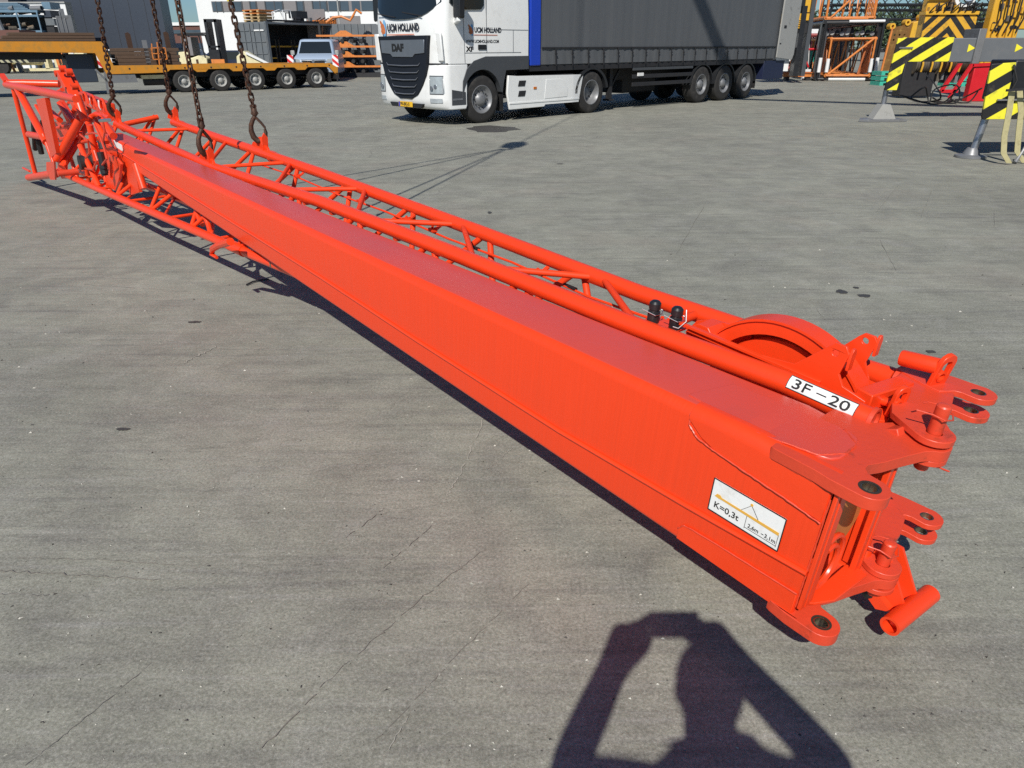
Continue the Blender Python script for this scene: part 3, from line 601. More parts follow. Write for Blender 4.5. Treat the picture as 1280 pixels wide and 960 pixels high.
# ================================================================ LIFTING CHAINS, HOOK BLOCK, ROPE
G_ = gz(635, 185); APEX = G_ + SUN*11.0
def link_mesh(pitch=.040, wr=.0068, seg=6, n=16):
    L_, w_ = pitch/2 - .004, .0155; pts = []
    for k in range(n):
        a = 2*math.pi*k/n; pts.append(V((0, w_*math.cos(a), (L_ if math.sin(a) > 0 else -L_) * (1 if abs(math.sin(a)) > .3 else abs(math.sin(a))/.3) + w_*math.sin(a)*.75)))
    mb = MB(); mb.pipe(pts, wr, seg, closed=True); return mb
LK = link_mesh().mesh('chain_link', M['rust'], 60)
lab = ['leftmost rusty lifting chain, hooked to the near top tube of the jib', 'second rusty lifting chain from the left, hooked to the far top tube', 'third rusty lifting chain from the left, hooked to the near top tube', 'rusty lifting chain with a small yellow tag, rightmost of the four']
for i, hp_ in enumerate(hookpts):
    d = (APEX - hp_).normalized(); side = d.cross(V((0, 1, 0))).normalized()
    ang = R([20, 35, 55, 15][i]); x = (side*math.cos(ang) + d.cross(side)*math.sin(ang)).normalized(); y = d.cross(x)
    m = Matrix((x, y, d)).transposed().to_4x4(); m.translation = hp_
    ch = thing('lifting_chain', lab[i], 'chain', m, 'rusty chains lifting the jib'); sc = 1.12
    hk = MB(); prof = [(0, .150), (.020, .128), (.038, .095), (.044, .060), (.037, .022), (.018, -.004), (-.012, -.006), (-.034, .012), (-.044, .045), (-.043, .066)]
    rad = [.015, .015, .016, .018, .020, .021, .020, .017, .013, .008]
    hk.pipe([V((a*sc, 0, b_*sc)) for a, b_ in prof], [r_*1.15*.9 for r_ in rad], 12); h_ = hk.build('hook', M['rust'], ch)
    la = MB(); la.prism([(-.046, .060), (-.052, .075), (-.033, .110), (-.004, .150), (.008, .142), (-.022, .100)], (0, 0, 0), V((sc, 0, 0)), V((0, 0, sc)), Y_, -.012, .012); la.build('safety_latch', M['rust'], h_, bevel=.002)
    cl = MB(); cl.lathe((0, 0, .150*sc), Z_, [(0, .012), (.006, .020), (.03, .022), (.045, .016), (.055, .010)], 12); cl.cyl((-.026, 0, .187), (.026, 0, .187), .008, 10)
    cl.bar((-.015, 0, .18), (-.015, 0, .245), .010, .022); cl.bar((.015, 0, .18), (.015, 0, .245), .010, .022); cl.cyl((-.024, 0, .235), (.024, 0, .235), .007, 10); cl.build('clevis', M['rust'], ch)
    z = .255; Ltot = (APEX - hp_).length - .25; k = 0
    while z < 1.9:
        o = bpy.data.objects.new('chain_link', LK); COL.objects.link(o); o.parent = ch; o.location = (0, 0, z); o.rotation_euler = (0, R(random.uniform(-3, 3)), R(90*(k % 2) + random.uniform(-6, 6) + 20)); z += .040*1.02; k += 1
    up = MB(); lm = link_mesh(.040, .0068, 4, 8)
    while z < Ltot:
        mm = Matrix.Translation((0, 0, z)) @ Matrix.Rotation(R(90*(k % 2)), 4, 'Z'); up.add([mm @ v for v in lm.v], lm.f); z += .0408; k += 1
    up.build('upper_chain', M['rust'], ch)
    if i == 3:
        tgm = MB(); tgm.cbox((.0, -.02, .93), .045, .006, .06); tgm.build('chain_tag', mat('yellow_tag', (.75, .62, .08), .5), ch)
hb = thing('hook_block', 'yellow and black crane hook block holding the four chains above the jib', 'hook block', APEX)
t = MB(); t.prism([(-.16, 0.1), (.16, .1), (.2, .5), (.12, .75), (-.12, .75), (-.2, .5)], (0, 0, 0), X, Z_, Y_, -.09, .09); t.build('block_body', stripes('hook_block_stripes', (.75, .5, .02), (.02, .02, .02), .2, 45), hb)
t = MB(); t.pipe([(0, 0, .12), (0, 0, 0), (.09, 0, -.06), (.1, 0, -.16), (.0, 0, -.22), (-.09, 0, -.16), (-.09, 0, -.10)], [.04, .04, .045, .045, .045, .035, .02], 12); t.build('hook', M['rust'], hb)
# ================================================================ PHOTOGRAPHER (his shadow falls into the picture)
def photographer():
    ph = {}
    J_ = {'pelvis': (V((.10, -.50, .98)), .135), 'waist': (V((.10, -.50, 1.12)), .125), 'chest': (V((.085, -.49, 1.32)), .135), 'neckb': (V((.075, -.46, 1.49)), .105), 'neck': (V((.062, -.43, 1.545)), .088),
          'shl': (V((-.085, -.46, 1.455)), .062), 'shr': (V((.245, -.46, 1.455)), .062),
          'ell': (V((-.255, -.30, 1.33)), .058), 'elr': (V((.40, -.30, 1.345)), .060), 'wrl': (V((-.118, -.085, 1.462)), .044), 'wrr': (V((.200, -.085, 1.478)), .050),
          'hal': (V((-.072, -.05, 1.510)), .074), 'har': (V((.145, -.05, 1.520)), .072),
          'hal2': (V((-.062, -.038, 1.545)), .050), 'har2': (V((.135, -.038, 1.550)), .048),
          'hipl': (V((.0, -.50, .93)), .100), 'hipr': (V((.20, -.50, .93)), .100), 'kl': (V((-.03, -.47, .50)), .062), 'kr': (V((.23, -.49, .50)), .062), 'al': (V((-.04, -.53, .10)), .040), 'ar': (V((.25, -.56, .10)), .040),
          'tl': (V((-.06, -.38, .045)), .034), 'tr': (V((.28, -.41, .045)), .034)}
    E_ = [('pelvis', 'waist'), ('waist', 'chest'), ('chest', 'neckb'), ('neckb', 'neck'), ('neckb', 'shl'), ('neckb', 'shr'), ('shl', 'ell'), ('ell', 'wrl'), ('wrl', 'hal'), ('hal', 'hal2'), ('har', 'har2'), ('shr', 'elr'), ('elr', 'wrr'), ('wrr', 'har'),
          ('pelvis', 'hipl'), ('pelvis', 'hipr'), ('hipl', 'kl'), ('kl', 'al'), ('al', 'tl'), ('hipr', 'kr'), ('kr', 'ar'), ('ar', 'tr')]
    def skin(name, joints, edges, root, mt, parent=None, sub=2):
        keys = list(joints); me = bpy.data.meshes.new(name); me.from_pydata([tuple(joints[k][0]) for k in keys], [(keys.index(a), keys.index(b)) for a, b in edges], [])
        o = bpy.data.objects.new(name, me); COL.objects.link(o); o.modifiers.new('skin', 'SKIN'); o.modifiers.new('sub', 'SUBSURF').levels = sub; o.modifiers['sub'].render_levels = sub
        if not me.skin_vertices: bpy.context.view_layer.objects.active = o
        lay = me.skin_vertices[0].data if me.skin_vertices else None
        for i, k in enumerate(keys):
            lay[i].radius = (joints[k][1], joints[k][1]); lay[i].use_root = (k == root)
        dg = bpy.context.evaluated_depsgraph_get(); dg.update(); nm = bpy.data.meshes.new_from_object(o.evaluated_get(dg)); nm.name = name
        bpy.data.objects.remove(o); nm.materials.clear(); nm.materials.append(mt); nm.polygons.foreach_set('use_smooth', [True]*len(nm.polygons))
        o2 = bpy.data.objects.new(name, nm); COL.objects.link(o2)
        if parent: o2.parent = parent
        return o2
    cloth = mat('dark_blue_workwear', (.02, .03, .06), .85, var=.2); sk = mat('skin', (.50, .27, .18), .5, var=.08); hair = mat('brown_hair', (.05, .03, .018), .7, var=.3)
    root = thing('person', 'person in dark blue workwear standing behind the camera, both arms raised to hold a phone', 'person', (.1, -.5, 0)); inv = Matrix.Translation((-.1, .5, 0))
    for k in J_: J_[k] = (inv @ J_[k][0], J_[k][1])
    skin('body', J_, E_, 'pelvis', cloth, root)
    h = MB(); hc = inv @ V((.060, -.40, 1.680)); h.sphere(hc, .1, 24, 16, (.84, .98, 1.22))
    for v in h.v:
        r = v - hc
        if r.z < -.02 and r.y < 0: v.y += .02
        if r.y > .07 and abs(r.x) < .016 and -.035 < r.z < .015: v.y += .022       # nose
        if r.y > .07 and .018 < abs(r.x) < .05 and .0 < r.z < .03: v.y -= .008         # eye hollows
    h.pipe([inv @ V((.062, -.43, 1.53)), inv @ V((.060, -.415, 1.62))], [.066, .068], 16)
    for sx in (-1, 1): h.sphere(hc + V((sx*.082, -.005, -.005)), .03, 10, 8, (.3, .7, 1.1))
    hd = h.build('head', sk, root)
    e = MB()
    for sx in (-1, 1): e.sphere(hc + V((sx*.032, .083, .018)), .012, 10, 6)
    e.build('eyes', mat('eye_white', (.6, .6, .6), .2), hd); mo = MB(); mo.sphere(hc + V((0, .088, -.048)), .022, 10, 6, (1, .35, .28)); mo.build('mouth', mat('lips', (.4, .13, .1), .5), hd)
    hr = MB(); hr.sphere(hc + V((0, -.014, .026)), .104, 20, 12, (.88, .94, 1.15)); hr.build('hair', hair, hd)
    # hands: palm with four curled fingers and a thumb, each its own short chain
    for nm, base, s_ in (('hal', V((-.058, -.035, 1.520)), 1), ('har', V((.122, -.035, 1.528)), -1)):
        b0 = inv @ base; pj = {'w': (b0 + V((-.025*s_, -.03, -.035)), .024), 'p': (b0 + V((0, .0, .0)), .040), 'k': (b0 + V((.014*s_, .010, .02)), .034)}; pe = [('w', 'p'), ('p', 'k')]
        for f in range(4):
            z = .030 - .020*f; st_ = b0 + V((.016*s_, .014, z)); ln = (.9, 1., .95, .75)[f]
            pts = [st_, st_ + V((.022*s_*ln, .020*ln, .004)), st_ + V((.044*s_*ln, .022*ln, .004)), st_ + V((.056*s_*ln, .004, .002))]
            for q, p in enumerate(pts): pj['f%d%d' % (f, q)] = (p, .0095 - .001*q)
            pe += [('k', 'f%d0' % f)] + [('f%d%d' % (f, q), 'f%d%d' % (f, q+1)) for q in range(3)]
        tb = b0 + V((.0, -.012, -.012))
        for q, p in enumerate((tb, tb + V((.022*s_, -.016, .0)), tb + V((.045*s_, -.012, .008)))): pj['t%d' % q] = (p, .011 - .001*q)
        pe += [('p', 't0'), ('t0', 't1'), ('t1', 't2')]
        skin('hand', pj, pe, 'p', sk, root, 1)
    # phone: lens at the camera's own position, case just behind it
    m = Matrix((_R, _U, -_F)).transposed().to_4x4(); m.translation = CAMP + _F*-.006
    pho = thing('phone', 'black mobile phone held sideways in both hands of the person', 'phone', m)
    t = MB(); t.prism([(-.018, .018), (.130, .018), (.130, -.060), (-.018, -.060)], (0, 0, 0), X, Y_, Z_, .004, .012); t.build('phone_case', M['blackp'], pho, bevel=.002)
    t = MB(); t.ring((0, 0, .0035), (0, 0, -.001), .008, .006, 16); t.build('lens_ring', M['steel'], pho)
photographer()
# ================================================================ GROUND, SKY, SUN
def ground_mat():
    m, nt, b, N, L = _new('worn_concrete'); tc = N.new('ShaderNodeTexCoord')
    def mp(rot=0, sc=(1, 1, 1)):
        q = N.new('ShaderNodeMapping'); q.inputs['Rotation'].default_value = (0, 0, R(rot)); q.inputs['Scale'].default_value = sc; L.new(tc.outputs['Object'], q.inputs['Vector']); return q.outputs[0]
    def noise(v, s, d=8, r=.6, dist=0):
        q = N.new('ShaderNodeTexNoise'); q.inputs['Scale'].default_value = s; q.inputs['Detail'].default_value = d; q.inputs['Roughness'].default_value = r; q.inputs['Distortion'].default_value = dist; L.new(v, q.inputs['Vector']); return q.outputs['Fac']
    def rng(v, a, b_, c=0., d=1.):
        q = N.new('ShaderNodeMapRange'); q.inputs['From Min'].default_value = a; q.inputs['From Max'].default_value = b_; q.inputs['To Min'].default_value = c; q.inputs['To Max'].default_value = d; L.new(v, q.inputs['Value']); return q.outputs[0]
    def mix(f, a, b_, mode='MIX'):
        q = N.new('ShaderNodeMix'); q.data_type = 'RGBA'; q.blend_type = mode
        for k, w in (('Factor', f), ('A', a), ('B', b_)):
            if isinstance(w, (int, float)): q.inputs[k].default_value = w
            elif isinstance(w, tuple): q.inputs[k].default_value = (*w, 1)
            else: L.new(w, q.inputs[k])
        return q.outputs['Result']
    base = mix(rng(noise(mp(), .45, 6), .3, .7), GA, GB)
    base = mix(rng(noise(mp(25), 1.7, 8, .65, 1.2), .45, .75, 0, .55), base, (.118, .112, .102))      # darker blotches
    base = mix(rng(noise(mp(-12), 3.2, 9, .7, .6), .52, .8, 0, .5), base, (.33, .325, .30))         # worn light patches
    base = mix(rng(noise(mp(14, (1, 14, 1)), 1.1, 6, .6), .52, .74, 0, .60), base, (.10, .097, .09))   # rubber streaks
    base = mix(rng(noise(mp(-38, (.6, 16, 1)), 1.6, 6, .65), .55, .75, 0, .5), base, (.36, .355, .33))  # scraped light streaks
    base = mix(rng(noise(mp(62, (.5, 22, 1)), 1.3, 6, .6), .57, .76, 0, .45), base, (.09, .085, .08))
    base = mix(rng(noise(mp(), .9, 5, .6), .52, .7, 0, .5), base, (.240, .212, .168))
    base = mix(rng(noise(mp(0, (.35, 5, 1)), 1.0, 5, .6), .55, .75, 0, .42), base, (.135, .130, .112))
    # fine light scratches
    base = mix(rng(noise(mp(-50, (1.2, 40, 1)), 2.2, 4, .7), .70, .76, 0, .55), base, (.42, .41, .38))
    # hairline cracks
    vo = N.new('ShaderNodeTexVoronoi'); vo.feature = 'DISTANCE_TO_EDGE'; vo.inputs['Scale'].default_value = .23
    dv = N.new('ShaderNodeMix'); dv.data_type = 'VECTOR'; dv.inputs['Factor'].default_value = .28; L.new(mp(8), dv.inputs['A']); nn = N.new('ShaderNodeTexNoise'); nn.inputs['Scale'].default_value = 1.5; nn.inputs['Detail'].default_value = 8; L.new(mp(), nn.inputs['Vector']); L.new(nn.outputs['Color'], dv.inputs['B']); L.new(dv.outputs['Result'], vo.inputs['Vector'])
    crk = rng(vo.outputs['Distance'], .0, .0016, 1, 0)
    gate = rng(noise(mp(), .8, 3), .50, .62); q = N.new('ShaderNodeMath'); q.operation = 'MULTIPLY'; L.new(crk, q.inputs[0]); L.new(gate, q.inputs[1])
    q2 = N.new('ShaderNodeMath'); q2.operation = 'MULTIPLY'; L.new(q.outputs[0], q2.inputs[0]); q2.inputs[1].default_value = .55
    base = mix(q2.outputs[0], base, (.07, .066, .06))
    # oil spots
    v2 = N.new('ShaderNodeTexVoronoi'); v2.inputs['Scale'].default_value = .8; L.new(mp(40), v2.inputs['Vector'])
    sp = rng(v2.outputs['Distance'], .035, .055, 1, 0); g2 = rng(noise(mp(), .6, 2), .5, .6); q = N.new('ShaderNodeMath'); q.operation = 'MULTIPLY'; L.new(sp, q.inputs[0]); L.new(g2, q.inputs[1]); base = mix(q.outputs[0], base, (.05, .048, .045))
    # aggregate speckle at three grain sizes
    base = mix(rng(noise(mp(), 170, 3, .7), .35, .7, 0, .55), base, mix(rng(noise(mp(), 55, 4, .7), .3, .7), (.10, .097, .09), (.42, .41, .38)))
    base = mix(rng(noise(mp(), 420, 2, .5), .62, .75, 0, .45), base, (.06, .057, .052)); base = mix(rng(noise(mp(), 330, 2, .5), .66, .78, 0, .5), base, (.55, .54, .50))
    f1 = rng(noise(mp(), 2.5, 15, .78), .32, .68, .80, 1.18); f2 = rng(noise(mp(30, (1, 3.5, 1)), 9, 10, .75), .3, .7, .88, 1.12)
    vm = N.new('ShaderNodeVectorMath'); vm.operation = 'SCALE'; L.new(base, vm.inputs[0]); L.new(f1, vm.inputs['Scale']); vm2 = N.new('ShaderNodeVectorMath'); vm2.operation = 'SCALE'; L.new(vm.outputs[0], vm2.inputs[0]); L.new(f2, vm2.inputs['Scale']); vm3 = N.new('ShaderNodeVectorMath'); vm3.operation = 'SCALE'; L.new(vm2.outputs[0], vm3.inputs[0]); L.new(rng(noise(mp(), 110, 5, .85), .34, .66, .70, 1.28), vm3.inputs['Scale']); base = vm3.outputs[0]
    L.new(base, b.inputs['Base Color']); L.new(rng(noise(mp(), 2, 6), .3, .7, .62, .85), b.inputs['Roughness'])
    bp = N.new('ShaderNodeBump'); bp.inputs['Strength'].default_value = .5; bp.inputs['Distance'].default_value = .004; L.new(noise(mp(), 140, 5, .75), bp.inputs['Height']); L.new(bp.outputs[0], b.inputs['Normal']); b.inputs['Specular IOR Level'].default_value = .3
    return m
GA, GB = (.212, .214, .168), (.322, .325, .256)
t = MB(); t.add([(-600, -150, 0), (600, -150, 0), (600, 1200, 0), (-600, 1200, 0)], [(0, 1, 2, 3)]); tag(t.build('ground', ground_mat(), ang=0), kind='structure')
# ================================================================ BACKGROUND: TRUCK
M.update(
 grey=mat('grey_curtain', (.092, .098, .104), .55, var=.08, scale=1.5, bump=.35, bscale=5, stretch=(3.5, 1, .25), dirt=(.13, .13, .125), dirt_amt=.35, dscale=1.2),
 blue=mat('blue_headboard', (.012, .05, .42), .35, var=.1, scale=3, dirt=(.5, .5, .5), dirt_amt=.5, dscale=4, dlo=.62),
 glass=mat('dark_glass', (.012, .017, .02), .06, var=.2, coat=.3, scale=2),
 rim=mat('painted_rim', (.21, .215, .22), .42, .3, var=.2, dirt=(.08, .07, .06), dirt_amt=.6, dscale=6),
 silver=mat('silver_trim', (.36, .38, .42), .3, .8, var=.08),
 lamp=mat('lamp_lens', (.42, .46, .48), .12, .3, var=.3, scale=14),
 darkgrey=mat('dark_grey_plastic', (.055, .06, .066), .5, var=.12),
 plate=mat('yellow_plate', (.72, .42, .02), .4, var=.04),
 lightgrey=mat('dirty_light_panel', (.33, .33, .31), .5, var=.08, dirt=(.06, .055, .05), dirt_amt=.6, dscale=3.5, dlo=.58),
 orange=mat('orange_steel', (.62, .20, .04), .5, var=.15, scale=8, dirt=(.25, .10, .04), dirt_amt=.6, dscale=5),
 amber=mat('amber_trailer_paint', (.60, .24, .018), .45, var=.1, scale=4, dirt=(.22, .17, .05), dirt_amt=.7, dscale=4, dlo=.46),
 yellow=mat('crane_yellow', (.66, .36, .03), .42, var=.12, scale=5, dirt=(.30, .17, .04), dirt_amt=.6, dscale=5),
 cream=mat('cream_paint', (.68, .62, .38), .5, var=.08, dirt=(.35, .28, .16), dirt_amt=.6, dscale=5),
 timber=mat('brown_timber', (.095, .058, .036), .85, var=.35, scale=5, stretch=(1, 8, 8), bump=.3, bscale=30),
 wood=mat('fresh_pallet_wood', (.42, .30, .15), .8, var=.2), navy=mat('navy_panels', (.030, .040, .058), .5, var=.08),
 wall=mat('white_cladding', (.72, .73, .72), .5, var=.03, scale=.5, dirt=(.55, .55, .53), dirt_amt=.4, dscale=.4), brick=mat('brown_brick', (.13, .058, .045), .8, var=.2),
 wgrey=mat('grey_window_panel', (.19, .18, .18), .5, var=.06), wglass=mat('window_glass', (.06, .085, .11), .1, var=.3, scale=.8),
 contgrey=mat('grey_container', (.125, .14, .15), .5, var=.1, dirt=(.2, .19, .17), dirt_amt=.5, dscale=2), racks=mat('blue_grey_rack', (.12, .20, .27), .45, var=.15),
 scrap=mat('grimy_parts', (.10, .085, .065), .7, var=.6, scale=6, dirt=(.28, .17, .08), dirt_amt=.7), red=M['red'], crimson=mat('crimson_paint', (.55, .012, .02), .4, var=.1),
 carblue=mat('silver_blue_van', (.34, .42, .52), .3, .0, var=.02, coat=.6), green=mat('green_plastic', (.04, .38, .27), .5, var=.15), strap=mat('beige_strap', (.42, .38, .20), .8, var=.2, scale=30, dirt=(.2, .17, .08), dirt_amt=.6, dscale=12),
 olive=mat('olive_tarpaulin', (.085, .10, .075), .8, var=.3, scale=5, bump=.4, bscale=8), orangerust=mat('rusty_orange_beam', (.42, .12, .035), .6, var=.3, dirt=(.12, .05, .03), dirt_amt=.7),
)
def frame_m(o, xdir):
    x = V((xdir[0], xdir[1], 0)).normalized(); y = V((-x.y, x.x, 0)); m = Matrix((x, y, Z_)).transposed().to_4x4(); m.translation = V(o); return m
def B(mb, name, m, parent, bevel=0, ang=35, label=None):
    o = mb.build(name, M[m] if isinstance(m, str) else m, parent, bevel, ang)
    if label: o['label'] = label
    return o
def wheel(parent, c, r, w, rimr, name='wheel', steer=0., deep=.1, bolts=10, out=-1, rim='rim'):
    # tyre with a rim dished inwards; out = -1: the outer face looks along -y
    m = Matrix.Translation(V(c)) @ Matrix.Rotation(R(steer), 4, 'Z')
    T = lambda v: m @ V(v)
    ax = (m.to_3x3() @ V((0, -out, 0)))
    t = MB(); t.lathe(m.translation, ax, [(0, rimr), (0.0, rimr*1.04), (.006, rimr*1.12), (.0, r*.80), (.012, r*.93), (.035, r*.985), (.05, r), (w*.33, r), (w*.345, r*.975), (w*.36, r), (w*.63, r), (w*.645, r*.975), (w*.66, r), (w-.05, r), (w-.03, r*.98), (w, r*.85), (w, rimr)], 40, caps=False)
    ty = B(t, name, 'tyre', parent, ang=30)
    q = MB(); q.lathe(m.translation, ax, [(.002, rimr*1.02), (-.004, rimr*.96), (.012, rimr*.90), (deep*.6, rimr*.84), (deep, rimr*.74), (deep+.004, rimr*.5), (deep-.01, rimr*.46), (deep-.06 if deep < .2 else deep-.03, rimr*.34), (deep-.075 if deep < .2 else deep-.04, rimr*.22), (deep-.075 if deep < .2 else deep-.04, 0.0001)], 32, caps=False)
    B(q, 'rim', rim, ty, ang=40)
    for k in range(bolts):
        a = 2*math.pi*k/bolts; q = MB(); p = m.translation + ax*(deep-.03) + m.to_3x3() @ V((rimr*.60*math.cos(a), 0, rimr*.60*math.sin(a))); q.cyl(p, p + ax*.03, .013, 6); B(q, 'wheel_nut', 'dark', ty)
        if bolts == 10:
            a += .31; p = m.translation + ax*(deep-.002) + m.to_3x3() @ V((rimr*.80*math.cos(a), 0, rimr*.80*math.sin(a))); q = MB(); q.cyl(p - ax*.004, p + ax*.004, rimr*.075, 8); B(q, 'hand_hole', 'dark', ty)
    return ty
TM = frame_m((-.62, 17.2, 0), (.722, .692))
TF_ = Frame(TM.translation, TM.to_3x3() @ X, TM.to_3x3() @ Y_, Z_)
tr = thing('truck_tractor', 'white tractor unit of the articulated truck with black grille and yellow number plate', 'truck', TM)
def xs(x_front, x_back, r=.30, ins=0.):       # plan outline of the cab, rounded front corners
    o_ = [(x_back, ins), (x_front+.42, ins), (x_front+.26, ins+.02), (x_front+.14, ins+.08), (x_front+.06, ins+.22), (x_front+.02, ins+.55), (x_front, 1.25)]
    return o_ + [(x, 2.5-y) for x, y in reversed(o_[:-1])]
def loft(levels, seam=True):
    mb = MB(); n_ = len(levels[0][1]); vs = []; fs = []
    for z, pl in levels: vs += [V((x, y, z)) for x, y in pl]
    for i in range(len(levels)-1):
        for k in range(n_): l = (k+1) % n_; fs.append((i*n_+k, i*n_+l, (i+1)*n_+l, (i+1)*n_+k)[::-1])
    fs.append(tuple(range(n_))); fs.append(tuple((len(levels)-1)*n_+k for k in range(n_))[::-1]); mb.add(vs, fs); return mb
cab = B(loft([(1.24, xs(-1.36, 1.45)), (1.6, xs(-1.38, 1.45)), (2.1, xs(-1.37, 1.45)), (2.16, xs(-1.36, 1.45)), (3.0, xs(-1.18, 1.45, ins=.03)), (3.6, xs(-.95, 1.40, ins=.06)), (3.85, xs(-.5, 1.2, ins=.2))]), 'cab_body', 'white', tr, bevel=.012, ang=50)
low = B(loft([(.33, xs(-1.30, -.50)), (.40, xs(-1.38, -.46)), (.55, xs(-1.41, -.46)), (.95, xs(-1.40, -.44)), (1.236, xs(-1.37, -.42))]), 'bumper', 'white', tr, bevel=.02, ang=50)
# black windscreen band following the rounded front
def wrap(z0, z1, y0, y1, xf0, xf1, off, th=.02, ins0=0., ins1=0., n_=14, lower=None):
    def xat(y, xf, ins):
        pl = xs(xf, 1, ins=ins)[1:-1]; pl = sorted([(p[1], p[0]) for p in pl])
        for (a, xa), (b_, xb) in zip(pl, pl[1:]):
            if a <= y <= b_: return xa + (xb-xa)*(y-a)/(b_-a+1e-9)
        return pl[0][1]
    mb = MB(); vs = []; m_ = 5
    for i in range(n_+1):
        y = y0 + (y1-y0)*i/n_
        for j in range(m_):
            zl = z0 if lower is None else lower(y); z = zl + (z1-zl)*j/(m_-1); f = (z - z0)/(z1-z0); xf = xf0 + (xf1-xf0)*f; ins = ins0 + (ins1-ins0)*f
            x = xat(y, xf, ins); vs.append(V((x-off, y, z)))
    N_ = len(vs); vs += [v + V((th, 0, 0)) for v in vs]; fs = []
    q = lambda i, j: i*m_+j
    for i in range(n_):
        for j in range(m_-1): fs.append((q(i, j), q(i, j+1), q(i+1, j+1), q(i+1, j))); fs.append((q(i, j)+N_, q(i+1, j)+N_, q(i+1, j+1)+N_, q(i, j+1)+N_))
    for j in range(m_-1):
        for i in (0, n_): fs.append((q(i, j), q(i, j)+N_, q(i, j+1)+N_, q(i, j+1)) if i else (q(i, j), q(i, j+1), q(i, j+1)+N_, q(i, j)+N_))
    for i in range(n_):
        for j in (0, m_-1): fs.append((q(i, j), q(i+1, j), q(i+1, j)+N_, q(i, j)+N_) if j == 0 else (q(i, j), q(i, j)+N_, q(i+1, j)+N_, q(i+1, j)))
    return mb.add(vs, fs)
ws = B(wrap(2.12, 3.02, .10, 2.40, -1.372, -1.175, .030, .02, .0, .03, lower=lambda y: 2.12 + .25*abs((y-1.25)/1.09)**3.), 'windscreen', 'glass', tr, ang=60)
t = MB(); t.bar((-1.395, .5, 2.2), (-1.385, 1.3, 2.30), .02, .025); t.bar((-1.395, 1.4, 2.2), (-1.385, 2.1, 2.28), .02, .025); B(t, 'wiper', 'dark', ws) if False else None
for y0 in (.55, 1.5):
    t = MB(); t.bar((-1.40, y0, 2.17), (-1.375, y0+.7, 2.26), .012, .02); B(t, 'wiper', 'dark', ws)
t = MB(); t.prism([(1.70, .30), (2.0, .36), (1.9, .42), (1.72, .40)], (-1.0, -.0, 0), Z_, Y_, X, 0, .02)
# grille: black field, badge panel and chevron slats
gy_ = lambda z: .28 + .52*max(0, (1.15-z)/.6)**1.6 if z < 1.15 else .14 + .14*(1-(z-1.15)/.65)
GP = [(.14, 1.80)] + [(gy_(z), z) for z in (1.5, 1.2, 1.0, .85, .72, .62)] + [(.98, .53), (1.52, .53)] + [(2.5-gy_(z), z) for z in (.62, .72, .85, 1.0, 1.2, 1.5)] + [(2.36, 1.80)]
GP = [(y*.82+.225, z) for y, z in GP]
t = MB(); t.prism(GP, (-1.425, 0, 0), Y_, Z_, X, 0, .09); gr_ = B(t, 'grille', 'grille', tr, bevel=.01)
t = MB(); t.prism([(.44, 1.72), (2.06, 1.72), (2.03, 1.46), (1.70, 1.44), (1.62, 1.38), (.88, 1.38), (.80, 1.44), (.47, 1.46)], (-1.445, 0, 0), Y_, Z_, X, 0, .03); bp_ = B(t, 'badge_panel', mat('pewter_panel', (.20, .22, .25), .3, .6), gr_, bevel=.008)
t = MB(); t.text('DAF', (-1.447, 1.62, 1.50), V((0, -1, 0)), Z_, .20, .004, bold=.012, squeeze=1.15); B(t, 'lettering', 'ink', bp_)
for k in range(5):
    z = 1.22 - .145*k; w_ = .62 - .055*k; t = MB(); t.pipe([(-1.44, 1.25-w_, z+.05), (-1.45, 1.25-w_+.06, z), (-1.46, 1.25, z-.01), (-1.45, 1.25+w_-.06, z), (-1.44, 1.25+w_, z+.05)], [.004, .010, .011, .010, .004], 6); B(t, 'grille_slat', 'silver', gr_)
# mid gap line between upper cab and bumper
t = wrap(1.235, 1.262, .02, 2.48, -1.372, -1.372, .010, .03); B(t, 'shut_line', 'dark', tr)
# headlamps, fog lamps, lower lip, plate
for sgn in (0, 1):
    f = (lambda y: y) if sgn == 0 else (lambda y: 2.5-y)
    a, b_ = sorted((f(.045), f(.40))); t = wrap(.66, 1.0, a, b_, -1.405, -1.39, .012, .03, lower=(lambda y, s=sgn: .66 + (.14 if True else 0)*max(0, ((y if s == 0 else 2.5-y)-.2)/.2)*0)); h_ = B(t, 'headlight', 'lamp', tr, ang=60); B(wrap(.64, 1.02, a-.02, b_+.02, -1.405, -1.39, .007, .03), 'lamp_bezel', 'darkgrey', h_, ang=60)
    for q, z in ((.14, .84), (.24, .80), (.33, .77)):
        t = MB(); xq = -1.24 if q < .2 else (-1.33 if q < .3 else -1.37); t.lathe((xq-.035, f(q), z), X, [(0, .045), (.02, .035), (.025, .01)], 12); B(t, 'lamp_reflector', 'silver', h_)
    a, b_ = sorted((f(.10), f(.42))); B(wrap(.475, .56, a, b_, -1.40, -1.40, .012, .03), 'fog_light', 'lamp', tr, ang=60)
    t = MB(); q0 = f(.10); t.bar((-1.27, q0, 1.30), (-1.30, q0+(.02 if sgn == 0 else -.02), 1.85), .05, .16, up=(0, 1, 0)); B(t, 'air_deflector', 'white', tr, bevel=.02)
t = MB(); t.prism([(.62, .44), (1.88, .44), (1.80, .35), (.70, .35)], (-1.425, 0, 0), Y_, Z_, X, 0, .08); B(t, 'lower_lip', 'blackp', tr, bevel=.01)
t = MB(); t.box(-1.450, -1.435, .98, 1.50, .36, .47); pl = B(t, 'number_plate', 'plate', tr, bevel=.004)
t = MB(); t.box(-1.4515, -1.450, 1.44, 1.49, .365, .465); B(t, 'country_band', mat('eu_blue', (.01, .04, .4), .4), pl)
t = MB(); t.text('99-BKJ-5', (-1.4515, 1.43, .385), V((0, -1, 0)), Z_, .098, .001, bold=.002, squeeze=.98); B(t, 'lettering', 'ink', pl)
